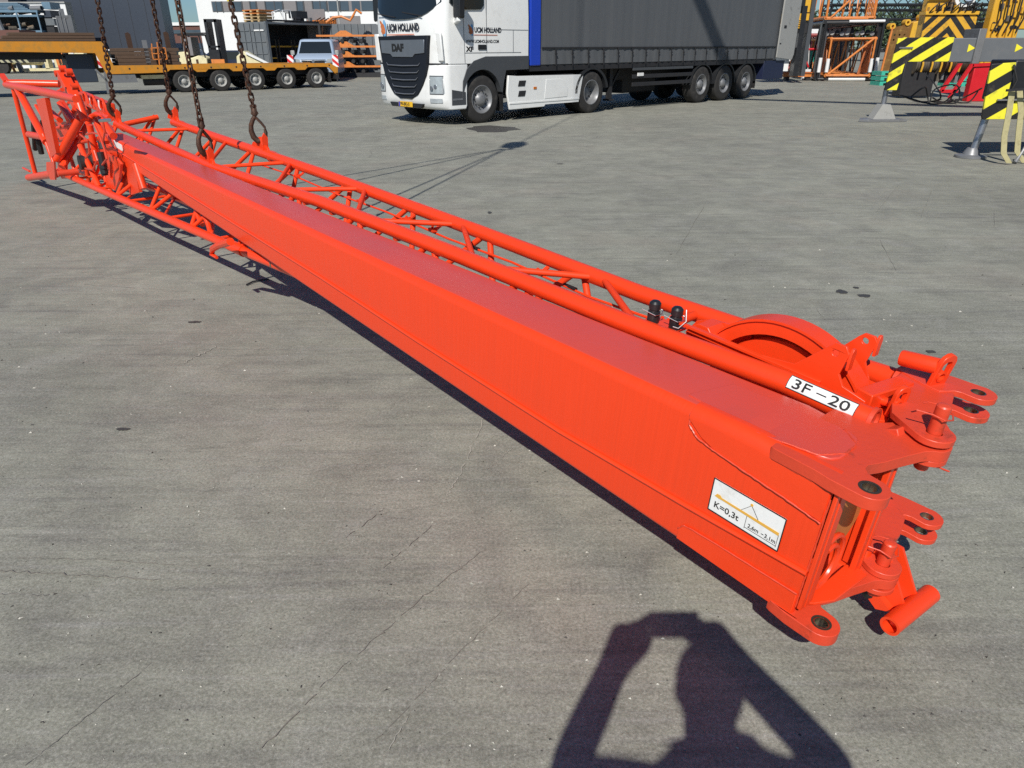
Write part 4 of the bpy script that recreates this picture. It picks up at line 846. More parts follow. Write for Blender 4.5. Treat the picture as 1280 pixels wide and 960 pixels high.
# livery
def livery(o, ax, h, par):
    ax = V(ax); n_ = ax.cross(Z_)
    def E(u, v): return V(o) + ax*u + Z_*v
    t = MB(); t.prism([(.20*h*math.cos(R(a))*1.6 + .42*h, .52*h*math.sin(R(a))*1.9 + .35*h) for a in range(0, 360, 20)], V(o), ax, Z_, n_, 0, .003); lg = B(t, 'emblem', mat('light_blue_vinyl', (.16, .38, .62), .4), par)
    t = MB(); t.prism([(-.45*h, 1.25*h), (-.2*h, 1.15*h), (0, .95*h), (.35*h, .75*h), (.62*h, .15*h), (.55*h, -.25*h), (-.1*h, -.35*h), (-.35*h, .0), (-.25*h, .25*h), (-.40*h, .55*h), (-.30*h, .75*h), (-.5*h, 1.0*h)], V(o), ax, Z_, n_, .003, .006); B(t, 'emblem_hand', mat('rust_orange_vinyl', (.50, .15, .05), .5, var=.5, scale=14), lg)
    t = MB(); t.text('UCM HOLLAND', E(1.0*h, .0), ax, Z_, h*1.15, .0015, bold=h*.04, squeeze=.80); B(t, 'lettering', mat('charcoal_vinyl', (.02, .022, .03), .5), lg)
    t = MB(); t.bar(E(.85*h, -.42*h) + n_*.001, E(6.6*h, -.42*h) + n_*.001, .003, h*.13); B(t, 'underline', mat('salmon_vinyl', (.62, .26, .18), .5), lg)
livery((-1.39, 2.0, 1.90), (0, -1, 0), .175, cab)
livery((-.33, -.004, 1.86), (1, 0, 0), .12, cab)
t = MB(); t.text('WWW.UCMHOLLAND.COM', (-.46, -.004, 1.655), X, Z_, .088, .001, bold=.0015, squeeze=.86); B(t, 'lettering', 'ink', cab)
t = MB(); t.text('XF', (-.45, -.004, 1.49), X, Z_, .13, .001, bold=.006, squeeze=1.3); B(t, 'lettering', 'ink', cab)
t = MB(); t.text('480', (.23, -.004, 2.17), X, Z_, .06, .001, bold=.002, squeeze=1.3)
# doors, windows, mirrors
for y_, s_ in ((0, -1), (2.5, 1)):
    yy = (y_-.006, y_+.012) if s_ < 0 else (y_-.012, y_+.006)
    t = MB(); t.prism([(-.90, 2.40), (-.62, 2.28), (-.02, 2.30), (.06, 2.38), (.06, 3.0), (-.78, 3.0)], (0, y_, 0), X, Z_, Y_, -.022 if s_ < 0 else -.05, .05 if s_ < 0 else .022); B(t, 'side_window', 'glass', tr)
    ln = MB()
    for p, q in (((-.50, 1.46), (.14, 1.46)), ((.14, 1.46), (.14, 3.0)), ((.14, 1.92), (1.42, 1.92)), ((.14, 1.46), (1.2, 1.46)), ((-.52, 2.3), (-.50, 1.26)), ((.95, 1.46), (.95, 1.92))):
        t = MB(); t.bar((p[0], y_+s_*.001, p[1]), (q[0], y_+s_*.001, q[1]), .006, .012, up=(0, 1, 0)); B(t, 'panel_gap', 'darkgrey', tr)
    t = MB(); t.box(-.12, .12, y_-.02 if s_ < 0 else y_, y_ if s_ < 0 else y_+.02, 1.52, 1.62); B(t, 'door_handle', 'blackp', tr, bevel=.01)
    t = MB(); t.prism([(-.07, -.20), (.09, -.22), (.11, .30), (-.05, .30)], (-.82, y_+s_*.20, 2.32), X, Z_, Y_, -.11, .11); B(t, 'mirror', 'blackp', tr, bevel=.03)
    t = MB(); t.bar((-.72, y_+s_*.01, 2.06), (-.84, y_+s_*.24, 2.10), .10, .10); B(t, 'mirror_arm', 'white', tr, bevel=.02)
    # wheel arch, mudguard and steps
    arc = [(0 + .72*math.cos(R(a)), .52 + .72*math.sin(R(a))*.93) for a in range(0, 181, 12)]
    inner_ = [(0 + .58*math.cos(R(a)), .52 + .58*math.sin(R(a))) for a in range(180, -1, -12)]
    t = MB(); t.prism([(.80, 1.385), (1.45, 1.385), (1.45, 1.10), (.72, 1.09), (.66, .9), (.60, .62)] + [(0 + .58*math.cos(R(a)), .52 + .60*math.sin(R(a))) for a in range(12, 175, 12)] + [(-.585, .45), (-.60, .62), (-.58, .90), (-.46, 1.14), (-.25, 1.30), (.1, 1.385)], (0, y_, 0), X, Z_, Y_, -.012 if s_ < 0 else -.14, .14 if s_ < 0 else .012); B(t, 'wheel_arch', 'darkgrey', tr, bevel=.01)
    t = MB(); t.prism([(-.98, .42), (-.50, .42), (-.50, .68), (-.96, .74)], (0, y_, 0), X, Z_, Y_, -.006 if s_ < 0 else -.1, .1 if s_ < 0 else .006); B(t, 'step_well', 'darkgrey', tr, bevel=.008)
    t = MB(); t.box(-.93, -.60, y_-.012 if s_ < 0 else y_-.05, y_+.05 if s_ < 0 else y_+.012, .52, .56); B(t, 'step', 'silver', tr)
    t = MB(); t.box(.62, .645, y_+.02 if s_ < 0 else y_-.4, y_+.4 if s_ < 0 else y_-.02, .22, .95); B(t, 'mud_flap', 'black', tr)
    # white side skirts behind the front wheel
    t = MB(); t.prism([(.80, .98), (1.1, .96), (3.30, .94), (3.42, .93), (3.28, .30), (2.05, .30), (2.0, .25), (.84, .24), (.76, .60)], (0, y_, 0), X, Z_, Y_, -.0 if s_ < 0 else -.06, .06 if s_ < 0 else .0); sk_ = B(t, 'side_skirt', 'white', tr, bevel=.012)
    t = MB(); t.box(.82, 3.28, y_-.012 if s_ < 0 else y_, y_ if s_ < 0 else y_+.012, .36, .40); B(t, 'skirt_rib', 'white', sk_, bevel=.004)
    for zz in (.74, .52):
        t = MB(); t.prism([(1.10, zz), (1.32, zz), (1.36, zz+.12), (1.14, zz+.12)], (0, y_, 0), X, Z_, Y_, -.01 if s_ < 0 else 0, .0 if s_ < 0 else .01); B(t, 'skirt_vent', 'dark', sk_)
    t = MB(); t.box(1.62, 1.72, y_-.012 if s_ < 0 else y_, y_ if s_ < 0 else y_+.012, .66, .71); B(t, 'side_marker', mat('amber_lens', (.5, .14, .01), .3), sk_)
    t = MB(); t.prism([(2.05, .86), (2.55, .86), (2.72, .80), (2.82, .62), (2.82, .45), (2.0, .43)], (0, y_, 0), X, Z_, Y_, -.008 if s_ < 0 else 0, .0 if s_ < 0 else .008); B(t, 'skirt_panel', 'white', sk_, bevel=.006)
    t = MB(); t.prism([(3.78 + .66*math.cos(R(a)), .50 + .60*math.sin(R(a))) for a in range(10, 181, 10)] + [(3.78 + .57*math.cos(R(a)), .50 + .55*math.sin(R(a))) for a in range(180, 9, -10)], (0, y_, 0), X, Z_, Y_, .0 if s_ < 0 else -.5, .5 if s_ < 0 else .0); B(t, 'mudguard', 'blackp', tr)
wheel(tr, (0, .03, .505), .505, .30, .30, steer=-2, deep=.06); wheel(tr, (3.78, .02, .505), .505, .60, .30, deep=.20)
wheel(tr, (0, 2.47, .505), .505, .30, .30, deep=.06, out=1, bolts=0); wheel(tr, (3.78, 2.48, .505), .505, .60, .30, deep=.2, out=1, bolts=0)
t = MB(); t.box(-1.0, 5.2, .85, 1.65, .62, .95); t2 = B(t, 'chassis_frame', 'dark', tr); t = MB(); t.box(-.6, 1.4, .35, 2.15, .55, 1.24); B(t, 'engine', 'dark', tr)
t = MB(); t.cyl((0, .3, .5), (0, 2.2, .5), .08, 12); B(t, 'axle', 'dark', tr); t = MB(); t.cyl((3.78, .5, .5), (3.78, 2.0, .5), .13, 12); B(t, 'axle', 'dark', tr)
t = MB(); t.box(1.5, 3.1, .06, 2.44, .92, .965); B(t, 'catwalk', 'dark', tr)

def warp(o):
    for v in o.data.vertices:
        if v.co.x < -.85: v.co.x += .2*min(1, (-.85-v.co.x)/.35)
def kids(o):
    for c in [x for x in bpy.data.objects if x.parent == o]:
        yield c; yield from kids(c)
for o in kids(tr):
    if o.type == 'MESH': warp(o)
# trailer
st_ = thing('semi_trailer', 'grey curtain-sided semi-trailer with blue headboard and three rear axles', 'trailer', TM)
ZT = 1.17
t = MB(); t.box(1.52, 1.86, .0, 2.5, ZT, 4.05); B(t, 'headboard', 'blue', st_, bevel=.02)
t = MB(); n_ = 110; vs = []; fs = []; rr_ = random.Random(5)
zs = [ZT+.02, ZT+.15, 1.40, 1.55, 1.7, 2.4, 3.2, 3.95]
for i in range(n_+1):
    x = 1.88 + (13.16-1.88)*i/n_; w1 = .0035*math.sin(i*1.9) + .004*math.sin(i*.63)
    for j, z in enumerate(zs): vs.append(V((x, .015 + (w1 if 2 < j < 7 else w1*.4) + (.018*math.sin(i*2.2+j) if j in (0, 1, 2) else 0) + rr_.uniform(-.003, .003), z)))
m_ = len(zs)
for i in range(n_):
    for j in range(m_-1): fs.append((i*m_+j, (i+1)*m_+j, (i+1)*m_+j+1, i*m_+j+1))
t.add(vs, fs); t.box(1.88, 13.16, .05, .06, ZT, 3.98); cu_ = B(t, 'side_curtain', 'grey', st_, ang=60)
t = MB(); t.box(1.88, 13.16, 2.44, 2.5, ZT, 3.98); B(t, 'side_curtain', 'grey', st_); t = MB(); t.box(1.86, 13.3, .03, 2.5, 3.98, 4.05); B(t, 'roof', 'lightgrey', st_)
t = MB(); t.box(1.9, 13.2, -.012, .012, 1.535, 1.565); B(t, 'strap_band', 'dark', cu_)
k = 0; x = 2.35
while x < 13.0:
    t = MB(); t.bar((x, -.02, 1.55), (x+.03, -.02, ZT-.02), .035, .012, up=(0, 1, 0)); t.bar((x-.02, -.024, 1.42), (x+.055, -.024, 1.42), .012, .03); B(t, 'buckle_strap', 'dark', cu_); x += .60
t = MB(); t.box(1.5, 13.4, .03, 2.47, ZT-.12, ZT-.002); B(t, 'side_rail', 'dark', st_)
t = MB(); t.box(3.0, 13.2, .8, 1.7, .72, ZT-.12); B(t, 'chassis_frame', 'dark', st_)
t = MB(); t.box(13.16, 13.30, .0, 2.5, ZT-.02, 4.0); B(t, 'rear_frame', 'darkgrey', st_)
t = MB(); t.prism([(13.24, 1.22), (14.33, 1.14), (14.42, 1.3), (14.46, 4.0), (13.30, 4.0)], (0, -.02, 0), X, Z_, Y_, -.05, .0); rd = B(t, 'rear_door', 'lightgrey', st_, bevel=.01, label='open light grey rear door with black scuffs')
t = MB(); t.box(13.45, 13.62, -.074, -.07, 2.1, 2.19); B(t, 'door_latch', 'dark', rd); t = MB(); t.box(13.3, 13.4, -.074, -.07, 1.62, 1.66); B(t, 'door_latch', 'dark', rd)
for z0, h_ in ((.98, .10), (.78, .10), (.58, .10)):
    t = MB(); t.box(5.5, 8.4, .03, .06, z0, z0+h_); B(t, 'side_guard', 'darkgrey' if z0 > .9 else 'dark', st_, bevel=.006)
t = MB(); t.box(5.7, 5.95, -.0, .03, .84, .92); B(t, 'side_marker', 'label', st_)
for y in (.35, 2.1):
    t = MB(); t.bar((4.9, y, 1.05), (4.9, y, .28), .12, .12); t.box(4.8, 5.0, y-.12, y+.12, .24, .28); t.bar((4.9, y, .5), (5.3, y, 1.0), .05, .05); B(t, 'landing_leg', 'dark', st_)
for x in (8.93, 10.24, 11.55):
    wheel(st_, (x, .03, .52), .52, .37, .29, deep=.07); wheel(st_, (x, 2.47, .52), .52, .37, .29, deep=.07, out=1, bolts=0)
    t = MB(); t.prism([(x + .62*math.cos(R(a)), .52 + .58*math.sin(R(a))) for a in range(0, 181, 12)] + [(x + .585*math.cos(R(a)), .52 + .545*math.sin(R(a))) for a in range(180, -1, -12)], (0, 0, 0), X, Z_, Y_, .02, .42); B(t, 'mudguard', 'blackp', st_)
    t = MB(); t.cyl((x, .3, .52), (x, 2.2, .52), .075, 12); B(t, 'axle', 'dark', st_)
t = MB(); t.box(12.2, 12.23, .05, .42, .3, .75); B(t, 'mud_flap', 'black', st_)
t = MB(); t.box(12.6, 14.0, .02, 2.4, .55, 1.12); B(t, 'tail_lift', mat('navy_steel', (.012, .018, .05), .5), st_, bevel=.01)
t = MB(); t.box(6.2, 7.8, .9, 2.4, .35, .95); B(t, 'spare_rack', 'dark', st_, bevel=.05)

# ================================================================ LOW-BED TRAILER
LM = frame_m((-13, 30.8, 0), (4.5, 3.1)); LF = Frame(LM.translation, LM.to_3x3() @ X, LM.to_3x3() @ Y_, Z_)
lb = thing('lowbed_trailer', 'amber five-axle low-bed trailer with raised gooseneck, empty deck behind the timber', 'trailer', LM)
edge = [(-2.62, 1.84), (-2.42, 1.02), (6.15, .99), (6.50, .80), (6.46, .50), (6.40, .50), (6.10, .80), (5.95, .84)]
for x in (4.82, 3.49, 2.11, .70): edge += [(x+.30, .84), (x+.18, .74), (x-.18, .74), (x-.30, .84)]
edge += [(-.45, .84), (-.6, .74), (-2.72, .72), (-2.95, 1.45), (-6.2, 1.52), (-6.3, 1.42), (-12.0, 1.40), (-12.0, 1.84)]
t = MB(); t.prism(edge, (0, 0, 0), X, Z_, Y_, .0, .10); B(t, 'side_beam', 'amber', lb, bevel=.01)
t = MB(); t.prism(edge, (0, 2.6, 0), X, Z_, Y_, -.10, 0); B(t, 'side_beam', 'amber', lb)
t = MB(); t.box(-2.4, 6.1, .1, 2.5, .86, .97); B(t, 'deck', 'timber', lb); t = MB(); t.box(-12, -2.7, .1, 2.5, 1.6, 1.80); B(t, 'gooseneck_deck', 'dark', lb)
for k in range(9):
    x = -1.9 + 1.0*k; t = MB(); t.cyl((x, -.004, .90), (x, .01, .90), .035, 12); B(t, 'lashing_ring', 'dark', lb)
for k, x in enumerate((0, 1.41, 2.82, 4.16, 5.48)):
    wheel(lb, (x, .02, .405), .405, .24, .235, deep=.09, bolts=8, rim='lightgrey'); t = MB(); t.cyl((x, .3, .4), (x, 2.3, .4), .09, 10); B(t, 'axle', 'dark', lb)
    wheel(lb, (x, 2.36, .405), .405, .24, .235, deep=.09, bolts=0)
t = MB(); t.box(-2.4, 6.2, .5, 2.1, .55, .84); B(t, 'chassis_frame', 'dark', lb)
t = MB(); t.box(6.1, 6.13, .05, .5, .2, .6); B(t, 'mud_flap', 'black', lb); t = MB(); t.box(6.35, 6.5, .0, 2.6, .35, .6); B(t, 'rear_bumper', 'dark', lb)
t = MB(); t.prism([(-2.72, .72), (-1.75, .70), (-1.70, .42), (-2.66, .42)], (0, .05, 0), X, Z_, Y_, -.02, .0); B(t, 'side_panel', 'rim', lb)
t = MB(); t.box(-1.5, -.55, .3, .9, .52, .66); B(t, 'side_locker', 'cream', lb); t = MB(); t.cyl((-1.4, .6, .45), (-.4, .6, .45), .18, 14); B(t, 'air_tank', 'dark', lb)
t = MB(); t.box(-3.9, -3.0, .4, 2.3, .45, 1.42); B(t, 'tool_box', 'navy', lb, bevel=.02)
t = MB(); t.box(-6.5, -4.0, .6, 2.0, 1.25, 1.5); B(t, 'gooseneck_frame', 'dark', lb)
for p, q in (((-2.72, 1.2), (-2.80, .05)), ((-3.05, .9), (-2.6, .3))):
    t = MB(); t.bar((p[0], .15, p[1]), (q[0], .15, q[1]), .07, .07); B(t, 'landing_leg', 'rim', lb)
t = MB(); t.box(-2.93, -2.78, .02, .04, .95, 1.42); B(t, 'marker_board', stripes('red_white_stripes', (.6, .02, .02), (.8, .8, .8), .22, 45), lb)
# timber loads, posts
TL = ['long stack of brown timber on the low-bed deck', 'flat stack of brown timber on the gooseneck']
a = thing('timber_stack', TL[0], 'timber', LM @ Matrix.Translation((-2.2, .25, 1.0)))
for k in range(5):
    t = MB(); t.box(0, 2.25 - .1*(k % 2), -.0, 1.6, .125*k, .125*k+.115); B(t, 'timber_baulk', 'timber', a, bevel=.008)
a = thing('timber_stack', TL[1], 'timber', LM @ Matrix.Translation((-5.9, .25, 1.845)))
for k in range(3):
    t = MB(); t.box(.2*k, 3.1, 0, 1.6, .10*k, .10*k+.09); B(t, 'timber_baulk', 'timber', a, bevel=.008)
for i, (x, y0, y1, lab_) in enumerate(((163, 58, 41, 'rusty stake standing in the low-bed deck, left of the pair'), (211, 60, 40, 'rusty stake standing in the low-bed deck, right of the pair'))):
    p = LF.loc(x, y0, 'b', .9); t = MB(); q = LF.loc(x, y1, 'b', .9); t.prism([(-.08, 1.0), (.08, 1.0), (.08, q.z-.05), (0, q.z+.02), (-.10, q.z-.02)], (0, 0, 0), X, Z_, Y_, -.05, .05); o = B(t, 'stake', 'rust', None); o.matrix_world = LM @ Matrix.Translation((p.x, .9, 0)); tag(o, lab_, 'stake', 'rusty stakes on the low-bed')
for i, (x, y1, wd) in enumerate(((69, 20, .13), (73, 11, .15), (81, 19, .22))):
    q = LF.loc(x+3, y1, 'b', .8); t = MB(); t.box(-wd/2, wd/2, -.06, .06, 1.84, q.z); t.box(-wd/2-.02, -wd/2+.01, -.08, .08, 1.84, q.z-.1); o = B(t, 'stanchion', 'rim', None, bevel=.006); o.matrix_world = LM @ Matrix.Translation((q.x, .8, 0)); tag(o, ['shorter left grey post standing on the gooseneck', 'tallest grey post standing on the gooseneck', 'broad right grey post standing on the gooseneck'][i], 'post', 'grey posts on the gooseneck')
q = LF.loc(181, 50, 'b', .1); t = MB(); t.box(-.08, .08, -.05, .05, 1.0, q.z); o = B(t, 'stanchion', 'rim', None); o.matrix_world = LM @ Matrix.Translation((q.x, .3, 0)); tag(o, 'single grey post standing on the low-bed deck before the timber', 'post', 'grey posts on the low-bed')
q = LF.loc(193, 80, 'b', .1); ol = thing('deck_ladder', 'small orange tubular frame standing on the low-bed deck', 'ladder', LM @ Matrix.Translation((q.x, .12, 1.02)))
for p0, p1 in (((0, 0, .45), (.05, 0, .75)), ((0, 0, .2), (.5, 0, .2)), ((0, 0, .2), (0, 0, .6)), ((.5, 0, .2), (.5, 0, .6)), ((0, 0, .6), (.5, 0, .6)), ((0, 0, .4), (.5, 0, .4)), ((.18, 0, 0), (.25, 0, .8)), ((.42, 0, 0), (.28, 0, .8))):
    t = MB(); t.bar(p0, p1, .035, .035); B(t, 'ladder_bar', 'orange', ol)
# ================================================================ BUILDINGS AND YARD, LEFT
def bpart(name, m, parent, *a, bevel=0):
    t = MB(); t.box(*a); return B(t, name, m, parent, bevel)
def pz(px, py_, Y): return gy(px, py_, Y).z
YB = 78.0; ox = gy(251, 40, YB).x
wb = thing('office_building', 'white office building with one long strip of grey windows', 'building', (ox, YB, 0)); z0, z1 = pz(300, 14.5, YB), pz(300, 1.5, YB)
bpart('wall', 'wall', wb, 0, 40, 0, 12, 0, 11)
def px_x(px): return gy(px, 8, YB).x - ox
win = bpart('window_strip', 'wgrey', wb, px_x(265), 40.01, -.05, .02, z0, z1); bpart('window_strip', 'wgrey', wb, px_x(265), 40.01, -.05, .02, z1+1.8, z1+2.9)
for a_, b_ in ((266, 270), (271, 277), (291, 302), (314, 320), (333, 343), (344, 353), (372, 379), (392, 400), (401, 408), (411, 424), (426, 436), (440, 450), (452, 470)): bpart('window_pane', 'wglass', win, px_x(a_), px_x(b_), -.09, -.05, z0+.05, z1-.05)
for a_ in (270.5, 278, 290, 303, 313, 321, 332, 343.5, 354, 371, 380, 391, 400.5, 409, 425): bpart('window_mullion', 'darkgrey', win, px_x(a_)-.05, px_x(a_)+.05, -.12, -.05, z0, z1)
bpart('plinth_window', 'wgrey', wb, px_x(411), px_x(449), -.05, .02, pz(430, 30, YB), pz(430, 20, YB))
db = thing('warehouse', 'tall dark navy clad warehouse behind the low-bed trailer', 'building', (0, 0, 0)); dx0, dx1 = gy(-140, 20, 76).x, gy(203, 20, 76).x
t = MB(); t.prism([(dx0, 76), (dx1, 76), (dx1-6, 92), (dx0, 92)], (0, 0, 0), X, Y_, Z_, 0, 13); B(t, 'wall', 'navy', db)
for k in range(18): bpart('panel_joint', 'dark', db, dx1-1.5-1.5*k, dx1-1.47-1.5*k, 75.985, 76, 0, 12.9)
sx0, sx1 = gy(-60, 20, 72).x, gy(84.5, 20, 72).x; sz = pz(60, 4, 72)
ws_ = thing('site_shed', 'cream white shed wall in front of the navy warehouse', 'building', (sx1, 72, 0))
bpart('wall', 'wall', ws_, sx0-sx1, 0, 0, 1.0, 0, sz); bpart('roof_edge', 'lightgrey', ws_, sx0-sx1, .05, -.1, 1.0, sz, sz+.12); bpart('shaded_gable', 'lightgrey', ws_, 0, .03, 0, 1.0, 0, sz-.01)
fb = thing('brick_building', 'far low brown brick building with a strip of windows under a pale roof', 'building', (gy(190, 40, 120).x, 120, 0))
fx = gy(262, 40, 120).x - gy(190, 40, 120).x
bpart('wall', 'brick', fb, 0, fx+8, 0, 10, 0, pz(220, 32, 120)); bpart('roof_edge', 'wall', fb, -.1, fx+8, -.2, 10, pz(220, 32, 120), pz(220, 28, 120)); bpart('window_strip', 'wglass', fb, .5, fx+7, -.1, .0, pz(220, 42, 120), pz(220, 37.5, 120))
wr = thing('storage_hall', 'pale low hall roof beyond the parked cars', 'building', (gy(200, 58, 100).x, 100, 0)); bpart('wall', 'wall', wr, 0, 4.5, 0, 6, 0, pz(215, 60, 100)); bpart('roof', 'wall', wr, -.2, 4.7, -.2, 6, pz(215, 60, 100), pz(215, 54, 100))
def pole(name, px, py_, Y, h, r, lab_, cat='pole', m='lightgrey'):
    p = gy(px, py_, Y); t = MB(); t.pipe([(0, 0, 0), (0, 0, h)], [r, r*.7], 10); t.cyl((0, 0, 0), (0, 0, .12), r*2, 10); o = B(t, name, m, None); o.location = (p.x, p.y, 0); tag(o, lab_, cat)
pole('flag_pole', 422, 5, 66, 9, .07, 'thin white pole before the window strip of the office building')
pole('flag_pole', 226, 10, 70, 9, .12, 'white pole between the warehouse and the office building')
def car(px, Y, L_, m, lab_, h=1.45, rz=0):
    p = gy(px, 70, Y); c_ = thing('parked_car', lab_, 'car', Matrix.Translation((p.x, Y, 0)) @ Matrix.Rotation(R(rz), 4, 'Z'), 'cars parked beyond the low-bed')
    k = L_/4.4; t = MB(); t.prism([(-2.2*k, .25), (2.2*k, .25), (2.2*k, .75), (2.05*k, .95), (1.3*k, 1.02), (.75*k, h), (-1.2*k, h), (-1.95*k, 1.0), (-2.2*k, .85)], (0, 0, 0), X, Z_, Y_, 0, 1.75); B(t, 'body', m, c_, bevel=.05)
    t = MB(); t.prism([(1.1*k, 1.0), (.68*k, h-.08), (-1.12*k, h-.08), (-1.7*k, 1.0)], (0, 0, 0), X, Z_, Y_, -.01, 1.76); B(t, 'side_window', 'glass', c_)
    for x in (-1.35*k, 1.35*k): wheel(c_, (x, .02, .32), .32, .22, .2, deep=.03, bolts=0)
carmat = [mat('dark_blue_car', (.012, .018, .045), .25, coat=.6), mat('black_car', (.012, .012, .014), .25, coat=.6), mat('white_car', (.7, .7, .7), .3, coat=.5)]
car(290, 48, 4.6, carmat[0], 'dark blue car right of the forklift', 1.5); car(222, 47, 4.8, carmat[1], 'black car left of the forklift', 1.55); car(150, 62, 4.5, carmat[2], 'white car beyond the timber stack', 1.6)
# open-sided container store
CE0, CE1, CE2 = gz(293, 28, 2.9), gz(333, 27, 2.9), gz(441, 31, 2.9)
xd = (CE1-CE0); wd = xd.length; xd.z = 0; yd = (CE2-CE1); ln_ = yd.length; yd.z = 0; yd.normalize(); xd.normalize(); xd = V((yd.y, -yd.x, 0))
cm_ = Matrix((xd, yd, Z_)).transposed().to_4x4(); cm_.translation = V((CE0.x, CE0.y, 0))
cs = thing('container_store', 'grey shipping container with open side used as a dark store', 'container', cm_); cw = wd
def cpart(name, m, *a, par=None, bevel=0): return bpart(name, m, par or cs, *a, bevel=bevel)
cpart('roof', 'contgrey', 0, cw, 0, ln_, 2.80, 2.9); cpart('floor', 'dark', 0, cw, 0, ln_, .0, .15); cpart('back_wall', 'dark', 0, .05, 0, ln_, .15, 2.8); cpart('end_wall', 'dark', 0, cw, ln_-.05, ln_, .15, 2.8); cpart('corner_post', 'contgrey', cw-.12, cw+.02, -.02, .14, 0, 2.92)
cpart('corner_post', 'rust', cw-.06, cw+.02, ln_*.62, ln_*.62+.08, .1, 2.8)
for k in (0, 1):
    dr = cpart('end_door', 'contgrey', .03+k*cw/2, (k+1)*cw/2-.03, -.06, .0, .12, 2.85, bevel=.01)
    for z in (.7, 1.3, 1.9, 2.45): cpart('door_rib', 'contgrey', .08+k*cw/2, (k+1)*cw/2-.08, -.09, -.06, z, z+.05, par=dr)
    for x in (.35, .85): 
        t = MB(); t.cyl((k*cw/2+x*cw/2.6, -.11, .15), (k*cw/2+x*cw/2.6, -.11, 2.85), .02, 8); B(t, 'lock_rod', 'contgrey', dr)
cpart('number_strip', 'label', cw*.62, cw*.95, -.105, -.10, 2.45, 2.52)
rj = random.Random(11)
for k in range(3): 
    s_ = thing('shelf_unit', ['yellow edged shelf inside the container store, nearest the doors', 'middle shelf with a yellow bar in the container store', 'pale crates shelf deep in the container store'][k], 'shelf', cm_ @ Matrix.Translation((.5, .7+1.3*k, .15)), 'shelves in the container store')
    for z in (.1, .9, 1.5):
        bpart('shelf_board', ['yellow', 'scrap', 'contgrey'][k] if z < 1.2 else 'yellow', s_, 0, .6, 0, 1.1, z, z+.08)
    for y in (0, 1.05): bpart('upright', 'scrap', s_, .55, .62, y, y+.05, 0, 1.9)
    bpart('box_load', 'lightgrey' if k else 'scrap', s_, .1, .55, .2, .9, .2, .7)
# things lying on the container roof
pal = thing('pallet_stack', 'orange and wood pallets on the container roof', 'pallets', cm_ @ Matrix.Translation((.45, .3, 2.9)), 'goods on the container roof')
for k in range(4):
    for x in (0, .5, 1.0): bpart('pallet_block', 'wood', pal, x, x+.14, 0, 1.1, .16*k, .16*k+.09)
    bpart('pallet_deck', ['wood', 'wood', 'orange', 'orange'][k], pal, -.05, 1.2, 0, 1.1, .16*k+.09, .16*k+.13)
def clutter(name, lab_, cat, m0, spec, group=None):
    o = thing(name, lab_, cat, m0, group)
    for nm, mt, kind, a in spec:
        t = MB()
        if kind == 'b': t.box(*a)
        elif kind == 'c': t.cyl(*a)
        elif kind == 'p': t.pipe(*a)
        elif kind == 'r': t.ring(*a)
        B(t, nm, mt, o)
    return o
G1 = 'goods on the container roof'
clutter('tube_trolley', 'white tubular trolley on the container roof', 'trolley', cm_ @ Matrix.Translation((cw-.6, 1.2, 2.9)), [('tube_frame', 'wall', 'p', ([(0, 0, 0), (.0, 0, .5), (0, .6, .65), (0, .9, .1)], .03, 8)), ('tube_frame', 'wall', 'p', ([(.3, .5, 0), (.3, .5, .6), (.3, 1.1, .62), (.3, 1.2, .05)], .03, 8)), ('tube_frame', 'dark', 'p', ([(.1, .9, 0), (.1, .95, .5), (.1, 1.4, .5), (.1, 1.4, .05)], .035, 8))], G1)
clutter('long_tube', 'dark pipe lying along the container roof edge', 'pipe', cm_ @ Matrix.Translation((cw-.2, .3, 2.97)), [('pipe', 'dark', 'c', ((0, 0, 0), (0, 2.6, .02), .05, 10))], G1)
clutter('pump_unit', 'black boxy pump unit on the container roof', 'machine', cm_ @ Matrix.Translation((cw-1.0, 2.9, 2.9)), [('housing', 'blackp', 'b', (0, .6, 0, .9, .25, .62)), ('skid', 'dark', 'b', (-.1, .8, -.3, 1.6, 0, .12)), ('valve', 'rim', 'b', (.6, .75, .9, 1.1, .1, .3)), ('valve', 'dark', 'c', ((.6, -.2, .2), (.6, .2, .2), .12, 10)), ('mount', 'dark', 'b', (.1, .5, .2, .7, .12, .25))], G1)
clutter('orange_clamps', 'heap of orange lifting clamps at the far end of the container roof', 'clamps', cm_ @ Matrix.Translation((cw-.9, 4.4, 2.9)), [('clamp_bar', 'orange', 'b', (0, .7, .2*k-.1, .2*k+rj.uniform(0, .08), 0, rj.uniform(.08, .26))) for k in range(9)] + [('clamp_rod', 'rust', 'c', ((.6, -.2+.35*k, .1), (.7, .3+.35*k, .32), .03, 6)) for k in range(5)], G1)
p = gz(462, 94, 0)
rk = thing('jib_rack', 'rack of orange lattice jib ends stacked in front of a grey container', 'rack', (p.x-1.5, 46.5, 0))
bpart('container_panel', 'contgrey', rk, -.4, 6, 1.2, 1.35, 0, 2.9)
for k in range(16): bpart('panel_rib', 'contgrey', rk, -.3+.4*k, -.12+.4*k, 1.14, 1.2, .05, 2.9)
bpart('grey_cabinet', 'wgrey', rk, -1.6, -.45, 1.3, 1.4, 1.9, 3.7)
for k, z in enumerate((.55, 1.1, 1.62, 2.2)):
    bpart('rack_beam', 'orange', rk, -.9 + .15*(k % 2), 5, -.15, .0, z, z+.10)
    t = MB(); t.prism([(.3, 0), (.7, .22), (1.0, .22), (1.4, 0)], (0, -.1, z+.1), X, Z_, Y_, -.04, .04); B(t, 'lug_plate', 'orange', rk)
    for q in range(4):
        t = MB(); t.cyl((.2+.55*q, -.2, z-.22), (.2+.55*q, 1.0, z-.22), .11, 12); B(t, 'rolled_hose', 'black', rk)
